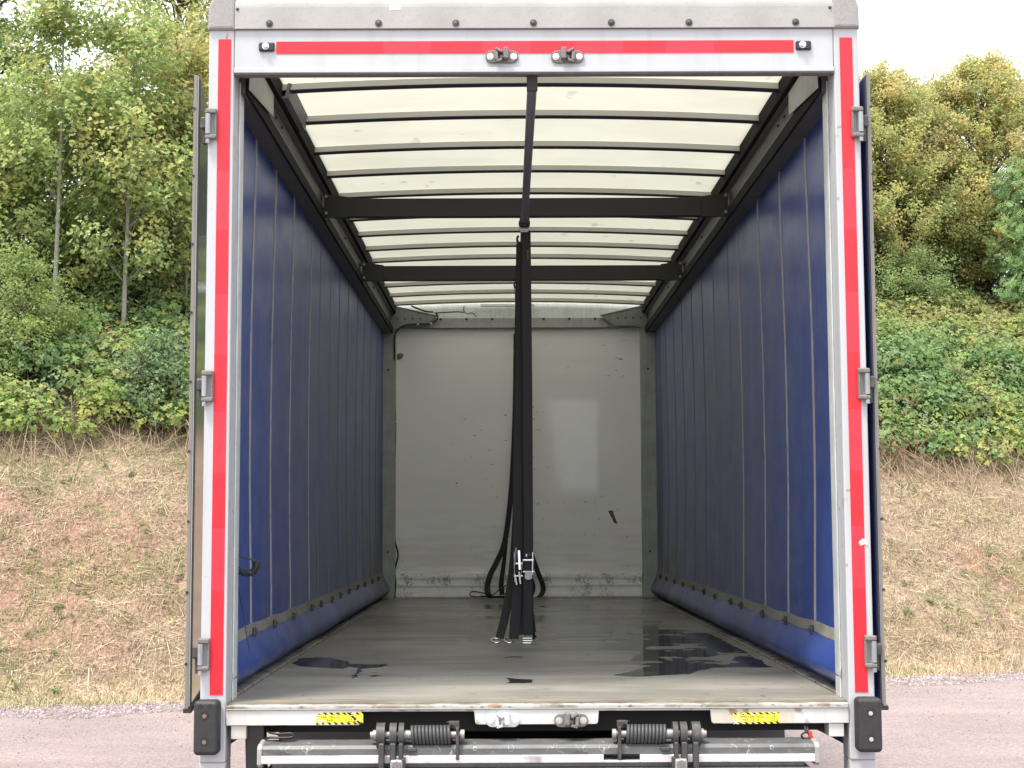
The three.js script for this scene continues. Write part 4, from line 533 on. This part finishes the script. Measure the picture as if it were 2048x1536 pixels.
{ // dry mown grass and straw on the slope
  const r = rng(31), s = new Scatter(), w = new Scatter(), g = new Scatter();
  const blade = (() => { const q = new THREE.BufferGeometry(); q.setAttribute('position', new THREE.Float32BufferAttribute([-0.5, 0, 0, 0.5, 0, 0, -0.4, 0.35, 0.03, 0.4, 0.35, 0.03, -0.25, 0.7, 0.0, 0.25, 0.7, 0.0, 0, 1, -0.07], 3)); q.setIndex([0, 1, 2, 1, 3, 2, 2, 3, 4, 3, 5, 4, 4, 5, 6]); q.computeVertexNormals(); return q; })();
  const tans = [[0.37, 0.275, 0.175], [0.42, 0.325, 0.22], [0.31, 0.22, 0.145], [0.47, 0.385, 0.27], [0.2, 0.13, 0.09], [0.32, 0.275, 0.165], [0.22, 0.205, 0.1], [0.15, 0.1, 0.075]];
  for (let i = 0; i < 420000; i++) {
    const x = -11 + 22 * r(), t = -0.1 + 5.6 * r(), z = -base(x) - t, vis = visible(x, z, 110); if (!vis && r() > 0.06) continue;
    if (r() < 0.5 * sm(0.5, 0.64, fb(x * 1.1, z * 1.3, 230)) && t > 0.6) continue; if (r() < 0.55 * sm(0.5, 0.62, fb(x * 4.5, z * 6, 231, 0, 0, 2))) continue;
    const y = bankH(x, z), lying = r() < 0.62, len = lying ? 0.07 + 0.2 * r() * r() + (r() < 0.05 ? 0.15 : 0) : 0.05 + 0.1 * r() * (t < 0.8 ? 1.3 : 1), a = r() * 6.283;
    const n = lying ? V(gauss(r) * 0.25, 1, 0.55 + gauss(r) * 0.25) : V(Math.cos(a), 0.15 + 0.5 * r(), Math.sin(a));
    const green = sm(0.5, 0.66, fb(x * 0.9, z * 1.1, 206)) * 0.4 + 0.05; s.add(V(x, y + (lying ? 0.004 + 0.02 * r() : -0.005), z), n, lying ? r() * 6.283 : gauss(r) * 0.5, 0.004 + 0.004 * r(), len, jit(r() < green ? [0.17, 0.19, 0.065] : t < 0.7 ? pick(tans.slice(0, 4), r) : pick(tans, r), r));
  }
  for (let i = 0; i < 520; i++) { // longer pale stalks
    const x = -10 + 20 * r(), t = 0.3 + 5 * r(), z = -base(x) - t; if (!visible(x, z, 110)) continue; const y = bankH(x, z);
    s.add(V(x, y + 0.02 + 0.02 * r(), z), V(gauss(r) * 0.2, 1, 0.5), r() * 6.283, 0.007, 0.25 + 0.35 * r(), jit([0.5, 0.4, 0.26], r));
  }
  s.build('dry_grass', blade, strawM, scene, 'stuff').userData.label = 'dry cut grass and straw lying on the slope';
  for (let i = 0; i < 900; i++) { // low green weeds
    const x = -10 + 20 * r(), t = 0.2 + 4.6 * r(), z = -base(x) - t; if (!visible(x, z, 110) || fb(x * 0.9, z * 1.1, 206) < 0.44 || r() < 0.35) continue; const n = 5 + Math.floor(18 * r() * r()), rad = 0.03 + 0.1 * r(), c = pick([[0.11, 0.17, 0.04], [0.16, 0.2, 0.05], [0.13, 0.17, 0.06]], r);
    for (let k = 0; k < n; k++) { const px = x + gauss(r) * rad, pz = z + gauss(r) * rad; w.add(V(px, bankH(px, pz) + 0.015 + 0.05 * r(), pz), V(gauss(r) * 0.5, 1, 0.4 + gauss(r) * 0.5), r() * 6.283, 0.03, 0.035 + 0.02 * r(), jit(c, r)); }
  }
  w.build('weeds', leafTri, leafM, scene, 'stuff').userData.label = 'small green weeds in the dry grass';
  const stone = new THREE.IcosahedronGeometry(1, 0);
  for (let i = 0; i < 34000; i++) { const x = -11 + 22 * r(), t = 0.25 - 1.1 * Math.pow(r(), 1.5), z = -base(x) - t + 0.7 * (fb(x * 1.2, 3, 232) - 0.5); if (!visible(x, z, 110)) continue; const k = 0.006 + 0.02 * r() * r(); g.add(V(x, Math.max(0.002, bankH(x, z) + 0.004), z), V(gauss(r), 1, gauss(r)), r() * 6, k, k, jit(pick([[0.25, 0.21, 0.215], [0.31, 0.27, 0.275], [0.18, 0.14, 0.14], [0.26, 0.21, 0.205]], r), r)); }
  for (let i = 0; i < 5000; i++) { const x = -9 + 18 * r(), z = -base(x) + 0.3 + 6 * r() * r(); if (!visible(x, z, 60)) continue; const k = 0.003 + 0.006 * r() * r(); g.add(V(x, 0.003, z), V(gauss(r), 1, gauss(r)), r() * 6, k, k, jit(pick([[0.25, 0.21, 0.215], [0.31, 0.27, 0.275], [0.12, 0.09, 0.08], [0.3, 0.2, 0.12]], r), r)); }
  g.build('gravel', stone, mat({ color: 0xffffff, roughness: 0.9 }), scene, 'stuff').userData.label = 'loose grey gravel where the road meets the slope';
}
{ // hedge across the road behind the camera: mirrored in the bulkhead
  const r = rng(61), s = new Scatter(), o = new THREE.Group(); o.name = 'hedge'; o.userData = { kind: 'stuff', label: 'hedge across the road, behind the viewer' }; scene.add(o);
  for (let i = 0; i < 5000; i++) { const x = -4.6 + 9.4 * r(), h = 2.7 + 0.8 * fb(x * 0.3, 1, 260) + 5 * sm(2.1, 1.5, x + 0.4 * fb(x * 2, 4, 261)) + 4.5 * sm(5.6, 6.0, x + 0.5 * fb(x * 2, 9, 261)), y = h * Math.pow(r(), 0.8), z = 44 + 1.6 * (r() - 0.5) * Math.sqrt(Math.max(0.1, 1 - (y / h) ** 2)) - 1; s.add(V(x, y, z), V(gauss(r), 0.5, -1 + gauss(r)), r() * 6, 0.5, 0.5, jit([0.1, 0.16, 0.045], r)); }
  s.build('foliage', leafTri, leafM, o);
}
{ // brambles over the upper slope
  const r = rng(51), s = new Scatter(), grp = new THREE.Group(); grp.name = 'bramble_thicket'; grp.userData = { kind: 'stuff', label: 'tangled green brambles covering the upper slope' }; scene.add(grp);
  const canes = [], greens = [[0.16, 0.27, 0.06], [0.2, 0.30, 0.065], [0.26, 0.33, 0.075], [0.12, 0.22, 0.06], [0.17, 0.27, 0.1], [0.30, 0.33, 0.08], [0.22, 0.26, 0.09]];
  for (let i = 0; i < 5200; i++) {
    const x = -13 + 26 * r(), t = 3.5 + 6.9 * r(), z = -base(x) - t, vis = visible(x, z, 150); if (!vis && r() > 0.4) continue;
    const edge = 0.75 * (fb(x * 0.8, 1, 240) - 0.45); if (t < (x < 0 ? 4.85 : 4.65) + edge - 0.16 * Math.max(0, x - 5.5)) continue;
    const rad = 0.2 + 0.28 * r(), y = bankH(x, z) + 0.12 + 0.3 * r() * sm(4.3, 5.5, t) + (fb(x * 1.2, z * 1.2, 241) - 0.45) * 0.8 * sm(4.5, 6, t);
    const reg = fb(x * 0.9 + 9, z * 0.9, 242), lf = t > 7.6 && x > 0 && r() < 0.5; let c0 = reg > 0.58 ? pick([greens[2], greens[5], greens[1]], r) : reg < 0.4 ? pick([greens[3], greens[4], greens[0]], r) : pick(greens, r); if (lf) c0 = mix3(c0, [0.21, 0.15, 0.06], 0.55); if (r() < 0.02) c0 = [0.24, 0.14, 0.06];
    const n = Math.floor((vis ? 46 : 14) * (rad / 0.3));
    for (let k = 0; k < n; k++) { const a = r() * 6.283, e = Math.acos(1 - 1.25 * r()), d = V(Math.sin(e) * Math.cos(a), Math.cos(e), Math.sin(e) * Math.sin(a)), q = rad * (0.55 + 0.5 * r()); const nn = d.clone().add(V(gauss(r) * 0.5, 0.35 + gauss(r) * 0.4, 0.3 + gauss(r) * 0.5)); const sz = (0.045 + 0.052 * r()) * (vis ? 1 : 1.7); s.add(V(x + d.x * q, y + d.y * q * 0.8, z + d.z * q), nn, r() * 6.283, sz, sz, jit(r() < 0.012 ? [0.34, 0.3, 0.06] : c0, r, 0.35)); }
    if (vis && r() < 0.34) { const a = r() * 6.283, l = 0.4 + 0.7 * r(), p0 = V(x, bankH(x, z) + 0.02, z), p2 = V(x + Math.cos(a) * l * 0.8, 0, z + 0.25 + Math.sin(a) * l * 0.7); p2.y = bankH(p2.x, p2.z) + 0.05 + 0.25 * r(); const p1 = p0.clone().lerp(p2, 0.5); p1.y += 0.25 + 0.4 * r(); canes.push(new THREE.TubeGeometry(new THREE.QuadraticBezierCurve3(p0, p1, p2), 8, 0.004 + 0.003 * r(), 4)); }
  }
  for (let i = 0; i < 2400; i++) { // bare dead stems hanging out under the front edge
    const x = -11 + 22 * r(), edge = 0.75 * (fb(x * 0.8, 1, 240) - 0.45), t = (x < 0 ? 4.7 : 4.5) + edge - 0.16 * Math.max(0, x - 5.5) + 0.8 * r(), z = -base(x) - t; if (!visible(x, z, 120) || (x < 0 && r() < 0.55)) continue; const a = gauss(r) * 1.6, l = 0.3 + 0.6 * r(), p0 = V(x, bankH(x, z) + 0.1 + 0.25 * r(), z), p2 = V(x + Math.sin(a) * l, 0, z + Math.abs(Math.cos(a)) * l * 0.8); p2.y = bankH(p2.x, p2.z) + 0.03 * r(); const p1 = p0.clone().lerp(p2, 0.5); p1.y += 0.12 * r(); canes.push(new THREE.TubeGeometry(new THREE.QuadraticBezierCurve3(p0, p1, p2), 6, 0.003 + 0.003 * r(), 4));
  }
  s.build('foliage', leafTri, leafM, grp);
  part('canes', canes, mat({ color: col(0.27, 0.2, 0.13), roughness: 0.9 }), grp);
}
const barkGrey = mat({ roughness: 0.9, map: tex(128, 256, (u, v) => { const a = fb(u * 8, v * 30, 250, 8, 30), k = 0.15 + 0.18 * a; return [k, k * 0.96, k * 0.84]; }, { rep: [6, 2] }) }), barkDark = mat({ roughness: 0.95, color: col(0.09, 0.07, 0.05) });
// a tree or shrub: tapered trunk, limbs to every twig cluster, leaves round the twigs
function tree(o) {
  const r = rng(o.seed), y0 = bankH(o.x, o.z) - 0.05, t = thing(o.name, o.label, o.cat ?? 'tree', [o.x, y0, o.z], o.group), H = o.h, lean = o.lean ?? [gauss(r) * 0.1, gauss(r) * 0.1];
  const axis = (f) => V(lean[0] * f * f * H * 0.3 + 0.03 * H * 0.1 * Math.sin(f * 5 + o.seed), f * H, lean[1] * f * f * H * 0.3 + 0.02 * Math.sin(f * 7));
  const stems = o.stems ?? 1, trunks = [];
  for (let k = 0; k < stems; k++) for (let i = 0; i < 9; i++) { const off = (f) => axis(f).add(V(k ? Math.cos(k * 2.4) * (0.08 + f * o.r * 0.5) : 0, 0, k ? Math.sin(k * 2.4) * (0.08 + f * o.r * 0.4) : 0)), a = off((i / 9) * 0.96), b = off(((i + 1) / 9) * 0.96), w = (f) => o.tr * Math.pow(1 - f * 0.92, 0.9) * (k ? 0.6 : 1); trunks.push(bar(a.toArray(), b.toArray(), w(i / 9), w((i + 1) / 9), 8)); }
  part('trunk', trunks, o.bark ?? barkDark, t);
  const s = new Scatter(), limbs = [], prof = o.prof ?? ((f) => Math.sqrt(Math.max(0, 1 - ((f - 0.55) / 0.5) ** 2)));
  for (let i = 0; i < o.twigs; i++) {
    const f = o.y0 + (1.04 - o.y0) * Math.pow(r(), o.up ?? 0.85), a = r() * 6.283, lob = 0.62 + 0.75 * fb(a * 1.1 + 3, f * 5, o.seed + 400, 0, 0, 2), R = o.r * prof(f) * lob * Math.sqrt(0.12 + 0.88 * r()), c = axis(Math.min(f, 1)).add(V(Math.cos(a) * R, (f > 1 ? (f - 1) * H : 0) + (r() - 0.5) * 0.3 - 0.1 * R, Math.sin(a) * R));
    if (o.gap && fb(c.x * o.gap[0] + o.seed, c.y * o.gap[0], o.seed + 77) < o.gap[1]) continue;
    const root = axis(Math.max(0.08, o.y0 * 0.75, f - 0.1 - 0.25 * R / H * 2)), midp = root.clone().lerp(c, 0.55).add(V(0, 0.06 * R, 0));
    if (i % (o.limbEvery ?? 3) === 0) { limbs.push(bar(root.toArray(), midp.toArray(), 0.012 * (o.limb ?? 1) * (1 + R), 0.007 * (o.limb ?? 1) * (1 + R), 5), bar(midp.toArray(), c.toArray(), 0.007 * (o.limb ?? 1) * (1 + R), 0.003, 4)); }
    const hi = sm(0.1, 0.95, f) * 0.6 + 0.4 * (R / (o.r * 1.1)), pal = r() < (o.autumn ?? 0) * (0.4 + hi) ? o.pal2 : o.pal, c0 = pick(pal, r), out = V(Math.cos(a) * 0.6, 0.55, Math.sin(a) * 0.6 + 0.25), sp = o.spread ?? 0.2, dir = V(Math.cos(a), 0.2 + 0.8 * r() * (o.rise ?? 0.5), Math.sin(a)).normalize();
    for (let k = 0; k < o.leaves; k++) { const q = gauss(r) * sp * 1.5, p = c.clone().addScaledVector(dir, q).add(V(gauss(r) * sp, gauss(r) * sp * 0.8, gauss(r) * sp)); const sz = o.leaf * (0.7 + 0.6 * r()); s.add(p, out.clone().add(V(gauss(r) * 0.8, gauss(r) * 0.7, gauss(r) * 0.8)), r() * 6.283, sz, sz, jit(r() < 0.1 ? pick(o.pal2 ?? o.pal, r) : c0, r, 0.3)); }
  }
  if (limbs.length) part('branches', limbs, o.bark ?? barkDark, t);
  s.build('crown', o.geo ?? leafPair, leafM, t, 'stuff');
  return t;
}
const gYG = [[0.32, 0.41, 0.12], [0.38, 0.44, 0.14], [0.26, 0.36, 0.1], [0.42, 0.42, 0.13], [0.29, 0.39, 0.13]], gDk = [[0.18, 0.27, 0.08], [0.2, 0.3, 0.09], [0.25, 0.32, 0.09]], gOl = [[0.30, 0.34, 0.095], [0.36, 0.37, 0.11], [0.25, 0.30, 0.08]], gBr = [[0.5, 0.42, 0.15], [0.44, 0.43, 0.14], [0.52, 0.45, 0.19], [0.4, 0.41, 0.12]], gBl = [[0.22, 0.37, 0.13], [0.26, 0.41, 0.15], [0.2, 0.33, 0.12]];
const zT = (x, t) => -base(x) - t;
const treeSpots = [
  // right of the truck
  { name: 'maple_tree', label: 'round yellow-brown maple showing just right of the truck, second crown from the frame edge', seed: 1, x: 7.35, z: zT(7.35, 10.6), h: 4.6, r: 1.8, tr: 0.07, y0: 0.08, twigs: 680, leaves: 120, leaf: 0.042, spread: 0.17, pal: gOl, pal2: gBr, autumn: 0.42, stems: 3, up: 0.75, limb: 0.6 },
  { name: 'maple_tree', label: 'largest yellow-brown maple, its rounded top against the white sky near the right edge', seed: 2, x: 9.75, z: zT(9.75, 10.9), h: 5.1, r: 2.0, tr: 0.08, y0: 0.1, twigs: 780, leaves: 120, leaf: 0.042, spread: 0.17, pal: gOl, pal2: gBr, autumn: 0.46, stems: 3, up: 0.75, limb: 0.6 },
  { name: 'maple_tree', label: 'dark green lower tree filling the shade under the yellow maples', seed: 3, x: 8.6, z: zT(8.6, 11.6), h: 3.3, r: 1.9, tr: 0.06, y0: 0.05, twigs: 420, leaves: 100, leaf: 0.045, spread: 0.2, pal: gDk, pal2: gOl, autumn: 0.2, stems: 3 },
  { name: 'ash_sapling', label: 'feathery blue-green ash sapling at the right edge in front of the maple', seed: 4, x: 10.0, z: zT(10.0, 8.9), h: 3.2, r: 0.75, tr: 0.03, y0: 0.1, twigs: 120, leaves: 26, leaf: 0.17, spread: 0.2, pal: gBl, pal2: gYG, geo: leafPinnate, bark: barkGrey },
  { name: 'hawthorn_bush', label: 'small dark hawthorn at the foot of the yellow maples', seed: 5, x: 7.6, z: zT(7.6, 9.2), h: 1.3, r: 0.9, tr: 0.03, y0: 0.05, twigs: 110, leaves: 80, leaf: 0.035, spread: 0.15, pal: gDk, pal2: gOl, stems: 3, cat: 'bush' },
  { name: 'maple_tree', label: 'pale yellowing tree beyond the right edge', seed: 6, x: 12.3, z: zT(12.3, 11), h: 4.6, r: 2.0, tr: 0.08, y0: 0.1, twigs: 150, leaves: 70, leaf: 0.055, spread: 0.22, pal: gOl, pal2: gBr, autumn: 0.6, stems: 2 },
  // left of the truck
  { name: 'birch_sapling', label: 'slender grey-stemmed sapling nearest the truck, leaves yellow-green', seed: 11, x: -5.85, z: zT(-5.85, 7.1), h: 5.2, r: 0.95, tr: 0.04, y0: 0.26, twigs: 230, leaves: 34, leaf: 0.062, spread: 0.2, pal: gYG, pal2: gOl, bark: barkGrey, lean: [0.05, 0], limbEvery: 5, up: 1.1, rise: 1, gap: [1.6, 0.36], limb: 0.32 },
  { name: 'birch_sapling', label: 'tallest slender sapling with a long pale bare stem, left of the others', seed: 12, x: -6.8, z: zT(-6.8, 7.0), h: 5.6, r: 0.85, tr: 0.042, y0: 0.5, twigs: 150, leaves: 46, leaf: 0.062, spread: 0.2, pal: gYG, pal2: gOl, bark: barkGrey, lean: [0.04, 0], limbEvery: 5, up: 1.1, rise: 1, gap: [1.6, 0.4], limb: 0.32 },
  { name: 'birch_sapling', label: 'thin low sapling between the two tall pale stems', seed: 13, x: -6.6, z: zT(-6.6, 8.2), h: 3.6, r: 1.1, tr: 0.022, y0: 0.12, twigs: 220, leaves: 46, leaf: 0.06, spread: 0.2, pal: gYG, pal2: gOl, bark: barkGrey, limbEvery: 5, limb: 0.32 },
  { name: 'birch_sapling', label: 'thin brownish sapling beside the truck frame with sparse fading leaves', seed: 14, x: -5.15, z: zT(-5.15, 7.9), h: 4.4, r: 0.9, tr: 0.024, y0: 0.15, twigs: 200, leaves: 46, leaf: 0.055, spread: 0.2, pal: gOl, pal2: gBr, autumn: 0.4, bark: barkGrey, limbEvery: 5, limb: 0.32 },
  { name: 'birch_sapling', label: 'leafy sapling at the left edge, lighter green', seed: 15, x: -8.5, z: zT(-8.5, 8.8), h: 3.7, r: 1.15, tr: 0.025, y0: 0.1, twigs: 220, leaves: 46, leaf: 0.06, spread: 0.2, pal: gYG, pal2: gOl, bark: barkGrey, limbEvery: 5, limb: 0.32 },
  { name: 'maple_tree', label: 'tall green tree behind the saplings at the top left corner', seed: 16, x: -9.9, z: zT(-9.9, 12.6), h: 8.6, r: 1.8, tr: 0.12, y0: 0.06, twigs: 520, leaves: 80, leaf: 0.07, spread: 0.26, pal: gDk, pal2: gOl, autumn: 0.4, gap: [1.1, 0.4] },
  { name: 'maple_tree', label: 'tall olive tree with orange-brown leaf tips behind the saplings beside the truck', seed: 17, x: -6.2, z: zT(-6.2, 12.2), h: 8.8, r: 1.55, tr: 0.11, y0: 0.06, twigs: 560, leaves: 80, leaf: 0.065, spread: 0.25, pal: gDk.concat(gOl), pal2: gBr, autumn: 0.5, gap: [1.1, 0.36] },
  { name: 'maple_tree', label: 'dark olive tree partly hidden by the upper left corner of the truck', seed: 18, x: -4.4, z: zT(-4.4, 12.4), h: 8.4, r: 1.7, tr: 0.1, y0: 0.06, twigs: 360, leaves: 80, leaf: 0.065, spread: 0.25, pal: gDk.concat(gOl), pal2: gBr, autumn: 0.35 },
  { name: 'elder_bush', label: 'dark blue-green bush low in the brambles just left of the truck', seed: 19, x: -4.95, z: zT(-4.95, 5.3), h: 1.15, r: 0.55, tr: 0.02, y0: 0.1, twigs: 100, leaves: 44, leaf: 0.04, spread: 0.12, pal: [[0.13, 0.21, 0.09], [0.16, 0.24, 0.1]], pal2: gBl, stems: 3, cat: 'bush' },
  { name: 'broom_bush', label: 'fine-leaved light green bush at the left edge above the brambles', seed: 20, x: -6.95, z: zT(-6.95, 6.1), h: 1.8, r: 0.75, tr: 0.02, y0: 0.1, twigs: 130, leaves: 70, leaf: 0.03, spread: 0.14, pal: [[0.24, 0.33, 0.075], [0.2, 0.29, 0.07]], pal2: gYG, stems: 3, cat: 'bush' },
  { name: 'birch_sapling', label: 'bushy young sapling filling the gap just left of the middle pale stem', seed: 21, x: -6.75, z: zT(-6.75, 8.9), h: 3.4, r: 1.0, tr: 0.02, y0: 0.05, twigs: 210, leaves: 46, leaf: 0.062, spread: 0.2, pal: gYG, pal2: gOl, bark: barkGrey, limb: 0.3, limbEvery: 6 },
  { name: 'birch_sapling', label: 'bushy young sapling in the lower growth next to the truck door', seed: 22, x: -5.5, z: zT(-5.5, 8.4), h: 3.2, r: 1.0, tr: 0.02, y0: 0.05, twigs: 200, leaves: 46, leaf: 0.062, spread: 0.2, pal: gYG.concat(gOl), pal2: gBr, autumn: 0.15, bark: barkGrey, limb: 0.3, limbEvery: 6 },
  { name: 'birch_sapling', label: 'leafy pale green sapling low at the left edge below the tall stem', seed: 23, x: -7.75, z: zT(-7.75, 8.0), h: 2.8, r: 0.95, tr: 0.018, y0: 0.05, twigs: 190, leaves: 46, leaf: 0.06, spread: 0.2, pal: gYG, pal2: gOl, bark: barkGrey, limb: 0.3, limbEvery: 6 },
  { name: 'birch_sapling', label: 'fading yellow-tipped sapling standing highest beside the upper truck door', seed: 24, x: -5.3, z: zT(-5.3, 9.6), h: 4.6, r: 1.0, tr: 0.022, y0: 0.3, twigs: 220, leaves: 46, leaf: 0.055, spread: 0.2, pal: gOl, pal2: gBr, autumn: 0.5, bark: barkGrey, limb: 0.35, limbEvery: 5 },
  // behind the truck, seen only mirrored in its door and from beside
  { name: 'maple_tree', label: 'yellowing tree hidden behind the truck body, left of its middle', seed: 31, x: -1.8, z: zT(-1.8, 12), h: 7.0, r: 1.8, tr: 0.09, y0: 0.06, twigs: 300, leaves: 60, leaf: 0.09, spread: 0.3, pal: gOl, pal2: gBr, autumn: 0.4 },
  { name: 'maple_tree', label: 'dark tree hidden behind the left rear door', seed: 34, x: -3.0, z: zT(-3.0, 11.6), h: 7.4, r: 1.7, tr: 0.09, y0: 0.06, twigs: 300, leaves: 60, leaf: 0.09, spread: 0.3, pal: gDk, pal2: gOl, autumn: 0.4 },
  { name: 'maple_tree', label: 'green tree hidden behind the truck body, right of its middle', seed: 32, x: 1.6, z: zT(1.6, 11.5), h: 6.2, r: 1.9, tr: 0.09, y0: 0.06, twigs: 130, leaves: 60, leaf: 0.09, spread: 0.3, pal: gDk, pal2: gOl, autumn: 0.3 },
  { name: 'maple_tree', label: 'olive tree hidden behind the right side of the truck body', seed: 33, x: 4.8, z: zT(4.8, 11), h: 5.0, r: 1.9, tr: 0.08, y0: 0.06, twigs: 150, leaves: 60, leaf: 0.08, spread: 0.28, pal: gOl, pal2: gBr, autumn: 0.5 },
];
for (const o of treeSpots) tree(o);

renderer.render(scene, camera);
